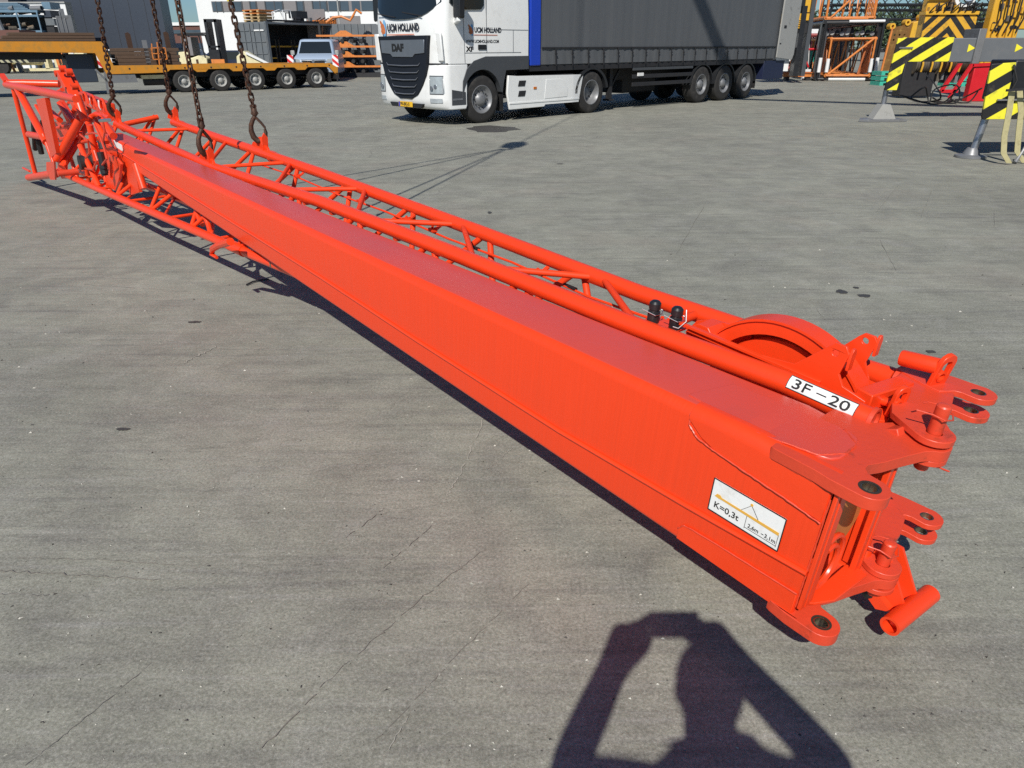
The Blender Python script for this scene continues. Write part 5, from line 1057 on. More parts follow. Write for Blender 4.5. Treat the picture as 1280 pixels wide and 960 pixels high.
bpart('rack_post', 'dark', rk, -.6, -.48, -.1, 0, 0, 2.9); bpart('rack_sill', 'dark', rk, -1.0, 5, -.2, 1, 0, .25)
t = MB(); t.pipe([(-.1, 0, 2.95), (.3, 0, 3.2), (.8, 0, 3.25), (1.3, 0, 3.05), (1.5, 0, 3.3), (1.7, 0, 3.6), (2.0, 0, 3.4)], .07, 8); B(t, 'orange_hook', 'orange', rk)
# van
p = gy(399, 84, 41); vn = thing('delivery_van', 'silver-blue van facing the camera behind the low-bed trailer', 'van', Matrix.Translation((p.x, 40.0, 0)) @ Matrix.Rotation(R(6), 4, 'Z'))
t = MB(); lev = [(.35, 1.0, -.05, 4.8), (.55, 1.02, -.12, 4.8), (1.05, 1.02, -.10, 4.8), (1.16, 1.0, .05, 4.8), (1.30, .98, .75, 4.8), (1.35, .97, .9, 4.8), (1.98, .84, 1.45, 4.7), (2.03, .70, 1.7, 4.5)]; vs = []; fs = []
for z, hw, y0, y1 in lev: vs += [V((-hw, y0+.12, z)), V((-hw*.8, y0, z)), V((hw*.8, y0, z)), V((hw, y0+.12, z)), V((hw, y1, z)), V((-hw, y1, z))]
for i in range(len(lev)-1):
    for k in range(6): l = (k+1) % 6; fs.append((i*6+k, i*6+l, (i+1)*6+l, (i+1)*6+k))
fs.append(tuple(range(6))[::-1]); fs.append(tuple((len(lev)-1)*6+k for k in range(6))); t.add(vs, fs); B(t, 'body', 'carblue', vn, bevel=.07, ang=40)
t = MB(); t.add([(-.83, .86, 1.36), (.83, .86, 1.36), (.72, 1.33, 1.90), (-.72, 1.33, 1.90), (-.83, .90, 1.34), (.83, .90, 1.34), (.72, 1.37, 1.90), (-.72, 1.37, 1.90)], [(0, 1, 2, 3), (4, 7, 6, 5), (0, 4, 5, 1), (1, 5, 6, 2), (2, 6, 7, 3), (3, 7, 4, 0)]); B(t, 'windscreen', 'glass', vn)
t = MB(); t.box(-.55, .55, -.16, -.08, .90, 1.02); gr2 = B(t, 'grille', 'blackp', vn); bpart('chrome_strip', 'silver', gr2, -.62, .62, -.18, -.15, 1.03, 1.07); bpart('bumper_intake', 'blackp', vn, -.7, .7, -.16, -.10, .45, .62); t = MB(); t.cyl((0, -.19, .98), (0, -.16, .98), .07, 16); B(t, 'badge', 'silver', gr2)
for s_ in (-1, 1):
    t = MB(); t.prism([(s_*.62, .90), (s_*.95, .92), (s_*.97, 1.10), (s_*.70, 1.08)][::s_], (0, -.12, 0), X, Z_, Y_, -.03, .12); B(t, 'headlight', 'lamp', vn)
    t = MB(); t.cbox((s_*1.13, .75, 1.38), .20, .10, .22); B(t, 'mirror', 'lightgrey', vn, bevel=.03)
    wheel(vn, (s_*.98 if s_ < 0 else .76, .75, .33), .33, .22, .2, deep=.03, bolts=0, out=-1) if False else None
    t = MB(); t.lathe((s_*.76, .75, .34), V((s_, 0, 0)), [(0, .2), (0, .34), (.2, .34), (.22, .28), (.22, .15)], 24); B(t, 'wheel', 'tyre', vn)
for s_ in (-1, 1):
    p_ = V((-1.25 if s_ < 0 else .98, -.35, 0)); o = thing('marker_board', 'red and white striped board at the %s front corner of the van' % ('left' if s_ < 0 else 'right'), 'sign', vn.matrix_world @ Matrix.Translation(p_), 'striped boards by the van')
    bpart('board', stripes('board_stripes', (.6, .02, .02), (.8, .8, .8), .25, 50), o, 0, .30, 0, .02, .72, 1.28); bpart('board_post', 'dark', o, .13, .17, .02, .06, 0, .8)
# forklift behind the deck
p = gy(248, 80, 38.5); fk = thing('forklift', 'cream forklift truck with black mast behind the low-bed trailer', 'forklift', Matrix.Translation((p.x-.1, 38.5, 0)) @ Matrix.Diagonal((.80, .9, .86, 1)))
B(MB().prism([(-.95, .35), (.65, .35), (.70, 1.35), (.2, 1.50), (-.35, 1.35), (-.45, 1.72), (-1.0, 1.68), (-1.05, .6)], (0, 0, 0), X, Z_, Y_, 0, 1.1), 'body', 'cream', fk, bevel=.05)
B(MB().box(.02, .16, -.015, 0, .7, 1.3), 'body_stripe', 'rust', fk); B(MB().box(-.35, .1, .3, .8, 1.1, 1.5), 'seat', 'black', fk, bevel=.04)
for x, x2 in ((-.75, -.62), (.62, .40)):
    for y in (.08, 1.02): B(MB().bar((x, y, 1.2), (x2, y, 2.55), .06, .06), 'cab_pillar', 'blackp', fk)
B(MB().box(-.85, .65, .0, 1.1, 2.52, 2.6), 'cab_roof', 'blackp', fk); B(MB().box(-.70, -.10, .05, 1.05, 1.5, 2.45), 'cab_glass', 'wgrey', fk)
for x in (.85, 1.45): B(MB().box(x, x+.16, .1, .9, .1, 3.35), 'mast', 'blackp', fk)
B(MB().box(.85, 1.6, .1, .2, 3.2, 3.36), 'mast_crossbar', 'blackp', fk); B(MB().box(.9, 1.6, .1, .2, 1.9, 2.0), 'mast_crossbar', 'blackp', fk); B(MB().box(.95, 1.55, -.05, .1, .9, 1.8), 'fork_carriage', 'blackp', fk); B(MB().box(1.0, 1.8, -.1, .0, .95, 1.3), 'fork_bracket', 'orange', fk)
B(MB().cyl((-.9, .5, 2.65), (.9, .5, 2.65), .04, 8), 'hydraulic_line', 'dark', fk)
wheel(fk, (-.6, -.02, .33), .33, .25, .2, deep=.03, bolts=0); wheel(fk, (.75, -.02, .36), .36, .28, .2, deep=.03, bolts=0)
# cream machine parts behind the deck and beneath the neck
p = gy(310, 80, 37.0); cp = thing('counterweight', 'cream wedge-shaped part behind the third wheel of the low-bed', 'counterweight', (p.x, 37.0, 0))
B(MB().prism([(-.6, 0), (-.5, 1.25), (-.15, 1.5), (.15, 1.3), (1.1, .8), (1.1, 0)], (0, 0, 0), X, Z_, Y_, 0, .7), 'cast_body', 'cream', cp, bevel=.03); B(MB().bar((0, -.05, 1.4), (1.15, -.05, .85), .08, .10), 'edge_rail', 'wall', cp)
clutter('machine_part', 'cream and black striped machine part lying under the gooseneck', 'machine part', (gz(52, 89.5, 0).x, gz(52, 89.5, 0).y, 0), [('drum', 'cream', 'c', ((-1.6, 0, .9), (.2, 0, .9), .42, 20)), ('pipe_end', 'cream', 'c', ((-2.8, 0, .75), (-1.6, 0, .8), .22, 14)), ('saddle', 'cream', 'b', (-2.4, 3.4, -.3, .3, .05, .25)), ('frame_plate', 'cream', 'b', (.6, .9, -.3, .3, .2, 1.7)), ('frame_plate', 'cream', 'b', (1.4, 1.8, -.3, .3, .3, 1.9)), ('brace', 'cream', 'c', ((.3, -.2, 2.3), (2.2, -.2, .9), .16, 8)), ('brace', 'cream', 'c', ((1.2, -.2, 1.0), (2.6, -.2, 2.2), .2, 8)), ('hub', 'dark', 'c', ((2.2, -.5, 1.1), (2.2, .3, 1.1), .45, 16)), ('drum', 'cream', 'c', ((2.8, 0, 1.2), (4.0, 0, 1.2), .5, 16)), ('bracket', 'wall', 'b', (3.0, 3.25, -.55, -.3, .2, 1.6))])
t = MB(); t.box(-1.9, 1.0, 0, .8, 0, .5); sb = clutter('striped_block', 'yellow and black striped block above the cream machine part', 'block', (gz(42, 89, 0).x-1.4, gz(42, 89, 0).y+.9, 0), [('block_body', stripes('cream_black_stripes', (.6, .55, .35), (.02, .02, .02), .5, 60), 'b', (-1.2, 1.6, 0, .6, 1.35, 2.2)), ('block_leg', 'dark', 'b', (-1.0, -.8, .1, .5, 0, 1.35)), ('block_leg', 'dark', 'b', (1.2, 1.4, .1, .5, 0, 1.35)), ('cap', 'cream', 'b', (-1.3, .8, 0, .6, 2.2, 2.5))])
clutter('truck_chassis', 'dark truck chassis with red body at the far left under the gooseneck', 'truck', (gz(0, 92, 0).x+.0, 57.5, 0), [('red_body', 'brick', 'b', (-2, 2.6, 0, 2, 1.1, 2.9)), ('grey_panel', 'wgrey', 'b', (.0, .7, -.05, 0, 1.2, 2.6)), ('chassis', stripes('chassis_stripes', (.4, .38, .25), (.015, .015, .015), .35, 40), 'b', (-2, 2.8, -.1, 2, .75, 1.15)), ('wheel', 'tyre', 'c', ((.6, 0, .52), (.6, .35, .52), .52, 24)), ('wheel', 'tyre', 'c', ((-.6, 0, .52), (-.6, .35, .52), .52, 24))])
for k, x in enumerate((77, 84)):
    q = gy(x, 88, 44); t = MB(); t.bar((0, 0, 0), (-.12, 0, 1.9), .14, .14); t.bar((.35, 0, .0), (.1, 0, 1.2), .05, .05); o = B(t, 'orange_post', 'orange', None); o.location = (q.x, 44, 0); tag(o, ['left orange post under the gooseneck', 'right orange post under the gooseneck'][k], 'post', 'orange posts under the gooseneck')
# pipe racks at the far left
KR = 66/46; p = gy(20, 52, 46); rk2 = thing('pipe_rack', 'blue-grey steel rack loaded with rusty pipes and fittings, far left', 'rack', Matrix.Translation((0, 0, 1.55*(1-KR))) @ Matrix.Diagonal((KR, KR, KR, 1)) @ Matrix.Translation((p.x, 46, 0))); zb = p.z
rz = [pz(20, y, 46) for y in (52, 40.5, 21, 15.5, 10)]
for z in rz[:4]: bpart('rack_shelf', 'racks', rk2, -2.6, 1.75, -.1, 1.2, z, z+.10)
for x in (-1.7, -.6, .5, 1.68): bpart('rack_post', 'racks', rk2, x, x+.07, -.14, -.07, .475, rz[3])
for k in range(46):
    x = rj.uniform(-2.4, 1.3); z = rj.choice(rz[:3]) + .10 + rj.choice((0, .18)); r_ = rj.uniform(.05, .15); t = MB(); t.ring((x, rj.uniform(.0, .3), z+r_), (x+rj.uniform(.2, .7), rj.uniform(.0, .5), z+r_+rj.uniform(-.02, .1)), r_, r_*.7, 12); B(t, 'pipe_fitting', rj.choice(['scrap', 'scrap', 'rust', 'dark', 'rim', 'timber']), rk2)
bpart('rack_back', 'dark', rk2, -2.6, 1.75, 1.2, 1.25, rz[0], rz[2])
for k in range(6): bpart('steel_bundle', 'racks', rk2, -2.6+.25*k, 1.3-.12*k, .0, .9, rz[3]+.10+.07*k, rz[3]+.15+.07*k)
for k in range(5): bpart('dark_block', ['navy', 'dark', 'contgrey', 'navy', 'racks'][k], rk2, 1.85+.02*k, 2.4-.1*(k % 2), .2, 1.2, rz[0]+.42*k, rz[0]+.42*k+.36)
for k, x in enumerate((-.3, .1, .9, 1.5, 2.4, 2.9)): t = MB(); t.sphere((x, 0, rz[0]-.14), .14, 10, 6); B(t, 'rounded_cap', ['lightgrey', 'scrap', 'dark'][k % 3], rk2)
clutter('steel_column', 'grey steel column leaning with an orange strut at the far left', 'column', (gy(8, 52, 62).x, 62, 0), [('column', 'rim', 'c', ((.6, 0, 0), (-.3, 0, 4.0), .2, 8)), ('strut', 'orange', 'c', ((.15, -.2, 0), (-.8, -.2, 3.5), .1, 8))])
bpart('dark_roofing', 'wgrey', None, 0, 0, 0, 0, 0, 0) if False else None
clutter('grey_cabin', 'grey cabin roof rising above the pipe rack at the top left corner', 'cabin', (gy(12, 8, 74).x-8, 74, 0), [('cabin_wall', 'wgrey', 'b', (0, 8, 0, 1.9, 0, 9))])

# ================================================================ YARD, RIGHT
def lattice(name, lab_, m0, W, Hh, L_, cm, r=.07, br=.035, bays=5, group=None, endpad=None, cat='lattice section'):
    o = thing(name, lab_, cat, m0, group)
    for x in (0, W):
        for z in (0, Hh): t = MB(); t.cyl((x, 0, z), (x, L_, z), r, 14); B(t, 'chord_tube', cm, o)
    def zig(f):
        t = MB(); pts = [f(k % 2, L_*k/(bays*2)) for k in range(bays*2+1)]; t.pipe(pts, br, 6); B(t, 'zigzag_brace', cm, o)
    zig(lambda s, y: V((0, y, Hh*s))); zig(lambda s, y: V((W, y, Hh*s))); zig(lambda s, y: V((W*s, y, 0))); zig(lambda s, y: V((W*s, y, Hh)))
    for y in (0, L_):
        for a, b_ in (((0, y, 0), (W, y, 0)), ((0, y, Hh), (W, y, Hh)), ((0, y, 0), (0, y, Hh)), ((W, y, 0), (W, y, Hh))): t = MB(); t.cyl(a, b_, br*1.3, 8); B(t, 'end_tube', cm, o)
    return o
m38 = Matrix.Translation((15.12, 38, .10)) @ Matrix.Rotation(R(-9), 4, 'Z')
bl = lattice('lattice_section', 'big black lattice boom section standing open towards the camera', m38, 2.62, 2.48, 11, 'blackp', .11, .05, 5, 'stored lattice sections')
for x in (0, 2.62): 
    for z0, z1 in ((.3, .95),): t = MB(); t.ring((x, -.02, z0), (x, -.02, z1), .085, .06, 12); B(t, 'white_band', 'wall', bl)
t = MB(); t.ring((.5, -.02, 0), (2.2, -.02, 0), .09, .05, 12); B(t, 'white_band', 'wall', bl)
for x in (-.16, 2.42):
    bpart('end_column', 'blackp', bl, x, x+.17, .1, .45, .05, 2.5); bpart('end_column', 'darkgrey', bl, x+.2, x+.34, .3, .6, .05, 2.5)
t = MB(); t.box(-.15, 2.8, -.05, .1, 2.42, 2.60); B(t, 'top_beam', 'blackp', bl)
t = MB(); t.ring((1.0, -.07, 2.52), (2.6, -.07, 2.52), .06, .03, 10); B(t, 'white_band', 'wall', bl)
ol_ = lattice('lattice_section', 'orange lattice section nested inside the black one', Matrix.Translation((15.42, 37.8, .26)) @ Matrix.Rotation(R(-9), 4, 'Z'), 2.0, 1.62, 9, 'orange', .075, .035, 6, 'stored lattice sections')
t = MB(); t.cyl((.1, 0, .05), (1.9, 0, 1.6), .05, 10); B(t, 'diagonal_tube', 'orange', ol_)
for k in range(4):
    t = MB(); t.cyl((1.55+.1*k, .3+.3*k, .05), (1.75+.05*k, .3+.3*k, 1.5), .045, 8); B(t, 'inner_tube', 'orangerust', ol_)
for x in (.0, 2.0): t = MB(); t.ring((x, -.02, .15), (x, -.02, .75), .085, .07, 12); B(t, 'white_band', 'wall', ol_)
bpart('inner_plate', 'orangerust', ol_, .05, .07, .2, 2.6, .1, 1.5); bpart('inner_plate', 'orangerust', ol_, 1.93, 1.96, .2, 1.6, .1, 1.5)
ou = lattice('lattice_section', 'orange lattice section standing on top of the black one', Matrix.Translation((15.15, 38.2, 2.78)) @ Matrix.Rotation(R(-9), 4, 'Z'), 2.15, 2.6, 6, 'orange', .09, .04, 4, 'stored lattice sections')
t = MB(); t.cyl((.2, -.02, .0), (2.0, -.02, 1.8), .05, 10); B(t, 'diagonal_tube', 'orange', ou)
for k in range(6): t = MB(); t.cyl((1.78+.07*k, .0, 0), (1.86+.07*k, .0, 2.6), .022, 8); B(t, 'inner_tube', 'orange', ou)
bpart('base_plate', 'orange', ou, .0, 1.9, -.06, .1, -.12, -.02)
for k, (Y, z, lab_) in enumerate(((47, 2.95, 'lower long black lattice boom lying across the yard behind the orange sections'), (50, 3.55, 'upper long black lattice boom lying across the yard behind the orange sections'))):
    lattice('lattice_boom', lab_, Matrix.Translation((Y*.39, Y, z)) @ Matrix.Rotation(R(-88), 4, 'Z') @ Matrix.Translation((0, 0, 0)), 1.2, .75, 13, 'blackp', .06, .04, 9, 'black lattice booms')
clutter('boom_trestle', 'grey trestles carrying the black lattice booms', 'trestle', (20, 48, 0), [('trestle_leg', 'dark', 'b', (0, .3, -1, 3, 0, 2.85)), ('trestle_leg', 'dark', 'b', (9, 9.3, -1, 3, 0, 2.85)), ('trestle_beam', 'dark', 'b', (0, 9.3, 0, .3, 1.2, 1.4))])
red_l = lattice('lattice_section', 'dull red lattice section seen through the black and orange frames', Matrix.Translation((16.6, 50, .3)) @ Matrix.Rotation(R(-12), 4, 'Z'), 3.2, 1.9, 6, mat('dull_red', (.30, .06, .06), .6), .09, .07, 6, 'stored lattice sections')
wc = clutter('white_container', 'white container standing behind the stored lattice sections', 'container', (14.8, 56, 0), [('container_body', 'wall', 'b', (0, 7, 0, 2.5, .6, 3.0)), ('dark_sill', 'dark', 'b', (0, 7, -.02, 2.5, 0, .6))])
# tall mast machine
mp_ = thing('reach_stacker', 'dark lifting mast with yellow cab just behind the trailer door', 'reach stacker', (12.75, 36, 0))
bpart('mast', 'blackp', mp_, .40, .62, 0, .5, .3, 3.2); bpart('mast', 'darkgrey', mp_, .78, .96, 0, .5, .3, 3.9); bpart('mast_crossbar', 'dark', mp_, -.2, .9, .1, .3, 2.1, 2.5); bpart('cab', 'blackp', mp_, -.3, .55, .2, 1.4, 2.75, 4.2); bpart('cab_frame', 'yellow', mp_, .55, .95, .15, .35, 2.95, 4.3); bpart('cab_floor', 'yellow', mp_, -.4, .95, .1, 1.4, 2.62, 2.9); bpart('counter_body', 'wall', mp_, -.7, .35, .6, 1.6, .5, 1.6); bpart('carriage', 'dark', mp_, -.5, .6, .2, .4, 1.2, 1.5)
for k in range(5): bpart('grab_bar', 'yellow', mp_, -.5, .5, .05, .12, 2.3+.08*k, 2.34+.08*k)
p0, p1 = gz(978, 101, 0), gz(1015, 101, 0)
ob = thing('steel_beam', 'orange steel beam lying on dark bogies before the mast machine', 'beam', (p0.x, p0.y, 0)); bpart('beam', 'orange', ob, 0, p1.x-p0.x, 0, .4, .18, .34); bpart('beam_flange', 'orangerust', ob, 0, p1.x-p0.x, -.05, .45, .34, .40)
for x in (.15, 1.2): bpart('bogie', 'dark', ob, x, x+.2, .05, .35, 0, .18)
clutter('green_bin', 'green bin between the mast machine and the black lattice section', 'bin', (gy(1008, 80, 41).x-.3, 41, 0), [('bin_body', 'green', 'b', (0, .7, 0, .8, .3, 1.35)), ('bin_foot', 'dark', 'b', (.05, .65, .1, .7, 0, .3))])
clutter('red_frame', 'thin red frame leaning left of the black lattice section', 'frame', (gy(1000, 80, 39.5).x, 39.5, 0), [('frame_bar', 'crimson', 'c', ((-.1, 0, 1.4), (1.0, 0, 1.45), .05, 8)), ('frame_bar', 'crimson', 'c', ((.0, 0, 1.4), (.45, 0, .6), .04, 8)), ('frame_bar', 'crimson', 'c', ((.9, 0, .2), (1.0, 0, 2.1), .05, 8)), ('frame_foot', 'wall', 'b', (.2, .6, -.1, .1, 0, .5))])
# pallets: green
def gpal(px, py_, n_, lab_):
    q = gz(px, py_, 0); o = thing('plastic_pallet', lab_, 'pallets', (q.x, q.y, 0), 'green pallets in the yard')
    for k in range(n_):
        bpart('pallet_deck', 'green', o, 0, 1.2, 0, .9, .20*k+.10, .20*k+.16)
        for x in (0, .52, 1.04): bpart('pallet_block', 'green', o, x, x+.16, 0, .9, .20*k, .20*k+.10)
gpal(1099, 107, 3, 'three green pallets under the yellow frame'); gpal(1186, 108, 2, 'green pallets behind the dangling black cables')
# yellow perforated frame
yf = thing('boom_foot_frame', 'yellow boom section with a perforated brown inner side', 'boom section', Matrix.Translation((17.05, 35.6, .45)))
holes = [circ(x, z, .045, 10) for x in (.28, .50, .72) for z in (1.55, 1.35)] + [circ(.60, .95, .13, 12)]
t = MB(); t.prism([[(0, 0), (.86, .05), (.98, 2.02), (.12, 1.84)]] + holes, (0, 0, 0), X, Z_, Y_, 0, .05); B(t, 'perforated_plate', mat('brown_inner_paint', (.16, .075, .015), .6, var=.3, dirt=(.4, .25, .06), dirt_amt=.7, dscale=5), yf)
t = MB(); t.prism([(.86, .05), (1.3, .2), (1.22, 1.15), (1.9, 1.45), (1.95, 2.3), (.98, 2.05)], (0, -.03, 0), X, Z_, Y_, -.05, .6); B(t, 'cheek_plate', 'yellow', yf, bevel=.02); bpart('white_label', 'label', yf, 1.0, 1.2, -.09, -.08, .98, 1.12)
for x, z in ((.1, 1.85), (.75, 2.0), (1.35, 2.2)): t = MB(); t.ring((x, -.05, z+.05), (x, .3, z+.05), .13, .06, 14); B(t, 'pin_eye', 'yellow', yf)
t = MB(); t.bar((-.02, -.03, 0), (.10, -.03, 1.85), .07, .07); B(t, 'edge_bar', 'orange', yf); t = MB(); t.bar((0, -.03, 0), (.9, -.03, .06), .08, .08); B(t, 'edge_bar', 'yellow', yf)
# yellow winch unit with chevrons
ym = thing('winch_unit', 'yellow crane winch unit with black chevrons and wound rope drums', 'winch', (13.0, 25.0, 0))
bpart('base_frame', 'dark', ym, -.3, .75, 0, .5, .05, 1.15, bevel=.03)
t = MB(); t.box(.0, 1.62, -.06, .0, 1.72, 2.42); B(t, 'chevron_plate', stripes('yellow_black_chevrons', (.66, .36, .03), (.02, .02, .02), .30, 45, chevron=.78), ym, bevel=.01)
bpart('top_beam', 'yellow', ym, -.05, 1.62, -.12, .3, 2.42, 2.52, bevel=.01); bpart('body', 'yellow', ym, .03, 1.65, .05, .4, 1.15, 2.42)
for k in range(2):
    t = MB(); t.lathe((-.05+.95*k, .05, 1.02), X, [(0, .30), (.04, .30), (.04, .20)] + [(.05+.07*q+d, .20+.03*(d > .01)) for q in range(10) for d in (0, .035)] + [(.78, .20), (.78, .30), (.82, .30)], 24); B(t, 'rope_drum', ['scrap', 'rust'][k], ym)
for k in range(5): t = MB(); t.pipe([(.12+.3*k, -.26, 1.2), (.12+.3*k, -.30, 1.0), (.13+.3*k, -.24, .8)], .03, 8); B(t, 'rope_turn', 'yellow', ym)
bpart('cabinet', 'yellow', ym, .1, .75, .2, .5, 2.52, 3.1, bevel=.03); bpart('handrail', 'yellow', ym, .0, 1.0, -.05, -.01, 3.0, 3.05); bpart('engine_cover', 'scrap', ym, .8, 1.05, .1, .4, 2.52, 3.3)
t = MB(); t.ring((1.15, .0, 2.95), (1.15, .25, 2.95), .34, .24, 24); B(t, 'hose_reel', 'wall', ym); t = MB(); t.cyl((1.2, -.1, 2.95), (1.45, .3, 2.95), .16, 14); B(t, 'motor', 'carblue', ym)
yc = thing('crane_column', 'dirty yellow crane column with bolts and slots right of the chevrons', 'crane part', (14.85, 24.6, 0))
bpart('column', 'yellow', yc, 0, .95, 0, .35, .9, 4.2, bevel=.04)
for k in range(12): t = MB(); x, z = rj.uniform(.1, .85), rj.uniform(1.9, 3.2); t.cyl((x, -.04, z), (x, .02, z), .05, 10); B(t, 'bolt', 'dark', yc)
for k in range(4): bpart('slot_rib', 'yellow', yc, .1+.22*k, .15+.22*k, -.08, 0, 1.0, 2.0)
bpart('side_arm', 'yellow', yc, .95, 1.9, .1, .6, 2.0, 2.5, bevel=.03); bpart('side_arm', 'dark', yc, 1.0, 1.7, -.05, .1, 2.5, 3.3); t = MB(); t.bar((1.5, -.1, 2.2), (2.2, -.1, 3.6), .16, .16); B(t, 'strut', 'dark', yc)
ot = thing('rolled_tarpaulin', 'olive green tarpaulin heap at the right edge above the grey outrigger beam', 'tarpaulin', (16.6, 23.2, 0))
t = MB(); t.prism([(-.5, 1.4), (0, 1.8), (.3, 2.5), (.7, 3.1), (1.6, 3.4), (3, 3.2), (3, 0), (-.5, 0)], (0, 0, 0), X, Z_, Y_, 0, 1.5); B(t, 'canvas', 'olive', ot, bevel=.08)
# red counterweight frame
rf = thing('red_frame', 'bright red steel panel with braces standing under the grey outrigger beam', 'frame', (13.0, 23.3, 0))
bpart('panel', 'crimson', rf, .95, 1.75, 0, .25, .0, 1.0, bevel=.02)
for a, b_ in (((.1, 0, .3), (.5, 0, 1.1)), ((.4, 0, .1), (.85, 0, 1.05)), ((.1, 0, .3), (.6, 0, .3)), ((.85, 0, 1.02), (1.4, 0, 1.04))): t = MB(); t.bar(a, b_, .09, .09); B(t, 'brace', 'crimson', rf)
# tangled cables
cb = [gz(x, y, .04) for x, y in ((1128, 123), (1150, 122), (1170, 130), (1190, 128), (1210, 128))]
for k, pts in enumerate((((1130, 120), (1145, 108), (1160, 118), (1162, 130), (1170, 112), (1185, 105), (1192, 116), (1186, 128), (1165, 127)), ((1140, 122), (1160, 130), (1166, 122), (1158, 104), (1166, 92)), ((1165, 122), (1185, 134), (1196, 108), (1188, 124), (1210, 130), (1222, 112)), ((1125, 118), (1150, 128), (1190, 132), (1215, 122), (1222, 108)))):
    Yc = 22.5; P3 = []
    for x, y in pts: q = gy(x, y, Yc); P3.append(V((q.x, Yc + rj.uniform(-.5, .5), max(.03, q.z))))
    sm_ = []
    for i in range(len(P3)-1):
        a, b_, c_, d_ = P3[max(0, i-1)], P3[i], P3[i+1], P3[min(len(P3)-1, i+2)]
        for u in range(6):
            u /= 6; sm_.append(.5*((2*b_) + (c_-a)*u + (2*a-5*b_+4*c_-d_)*u*u + (3*b_-a-3*c_+d_)*u**3))
    t = MB(); t.pipe(sm_, .022, 6); o = B(t, 'loose_cable', 'black', None); tag(o, ['black cable looping highest below the winch unit', 'black cable hanging left under the winch unit', 'black cable trailing right to the red panel', 'black cable lying lowest on the concrete by the winch unit'][k], 'cable', 'tangled cables by the winch unit')

# ================================================================ MOBILE CRANE WITH OUTRIGGERS (its boom, out of frame, carries the hook block)
CHV = stripes('lemon_black_stripes', (.78, .72, .04), (.018, .018, .018), .31, 122)
mc = thing('mobile_crane', 'grey mobile crane with striped outriggers and extended boom at the right edge', 'crane', (0, 0, 0))
A_ = 17.1
bm = bpart('outrigger_beam', mat('grey_beam', (.13, .14, .15), .45, var=.06, dirt=(.2, .19, .17), dirt_amt=.3), mc, 9.60, 13.2, A_-.0, A_+.5, 1.225, 1.70, bevel=.012)
bpart('chevron_panel', CHV, mc, 8.52, 9.62, A_-.03, A_+.05, 1.235, 1.715, bevel=.006)
t = MB(); t.prism([(8.33, .66), (8.60, .66), (8.66, 1.236), (8.80, 1.236), (8.80, 1.40), (8.52, 1.70), (8.40, 1.70)], (0, A_, 0), X, Z_, Y_, -.045, .0); B(t, 'chevron_panel', CHV, mc, bevel=.006)
for x in (9.98, 11.02):
    t = MB(); t.prism([(x, 1.42), (x+.16, 1.50), (x, 1.58)], (0, A_, 0), X, Z_, Y_, -.006, 0); B(t, 'arrow_mark', mat('lemon_vinyl', (.78, .70, .04), .5), bm)
t = MB(); t.box(10.12, 10.28, A_-.05, A_+.52, 1.19, 1.88); B(t, 'beam_collar', 'rim', mc, bevel=.01); t = MB(); t.box(8.45, 8.75, A_-.07, A_-.045, 1.50, 1.53); B(t, 'grab_handle', 'rim', mc)
t = MB(); t.cyl((8.46, A_+.15, .30), (8.46, A_+.15, .70), .055, 16); B(t, 'outrigger_jack', 'silver', mc)
q = gz(1113, 152, 0); t = MB(); t.prism([(-.22, .05), (.30, .05), (.12, .36), (-.06, .36)], (8.44, A_+.15, 0), X, Z_, Y_, -.14, .14); B(t, 'foot_cone', 'lightgrey', mc); t = MB(); t.prism([(-.56, -.18), (-.40, -.3), (.50, -.24), (.48, .24), (-.34, .26)], (8.44, A_+.12, 0), X, Y_, Z_, .004, .055); B(t, 'foot_plate', 'rim', mc, bevel=.006)
# nearer outrigger
B_ = 11.2
t = MB(); t.prism([(6.92, 1.31), (7.27, 1.33), (7.27, .80), (7.50, .80), (7.50, .56), (7.0, .56), (6.98, .60)], (0, B_, 0), X, Z_, Y_, -.03, .01); B(t, 'chevron_panel', CHV, mc, bevel=.006)
bpart('outrigger_box', 'blackp', mc, 7.28, 9.5, B_+.0, B_+.6, .80, 1.36, bevel=.02); bpart('outrigger_beam', 'blackp', mc, 7.45, 13.0, B_+.1, B_+.55, .55, .85, bevel=.02)
t = MB(); t.cyl((7.06, B_+.1, .10), (7.12, B_+.1, .60), .052, 16); B(t, 'outrigger_jack', 'silver', mc)
t = MB(); t.lathe((7.04, B_+.1, .004), Z_, [(0, .22), (.03, .22), (.045, .12), (.11, .09), (.14, .07)], 24); B(t, 'foot_plate', 'rim', mc)
t = MB(); t.bar((7.12, B_-.06, .83), (7.55, B_-.06, .83), .03, .02); B(t, 'grab_handle', 'rim', mc)
t = MB(); t.pipe([(7.22, B_-.06, 1.3), (7.30, B_-.10, 1.1), (7.26, B_-.08, .9)], .015, 6); B(t, 'hydraulic_hose', 'black', mc)
bpart('carrier_body', 'grey', mc, 11.6, 18.5, 4, 16.8, .8, 2.1, bevel=.05); bpart('superstructure', 'yellow', mc, 13.5, 18, 9, 16, 2.1, 4.2, bevel=.1); bpart('operator_cab', 'glass', mc, 13.6, 14.8, 7.2, 8.9, 2.1, 4.0, bevel=.1)
for y in (5.2, 6.9, 13.4, 15.0): t = MB(); t.lathe((11.4, y, .62), X, [(0, .25), (0, .5), (.04, .6), (.1, .62), (.4, .62)], 24); B(t, 'wheel', 'tyre', mc)
tipH = 21.5; tip = APEX + V((0, 0, tipH-APEX.z)); base = V((17, 14.8, 3.0))
t = MB(); t.bar(base, base.lerp(tip, .5), .42, .5); t.bar(base.lerp(tip, .5), tip, .32, .40); B(t, 'telescopic_boom', 'yellow', mc); t = MB(); t.cyl(tip - V((.2, 0, .2)), tip + V((.2, 0, -.2)), .35, 20); B(t, 'boom_head', 'dark', mc)
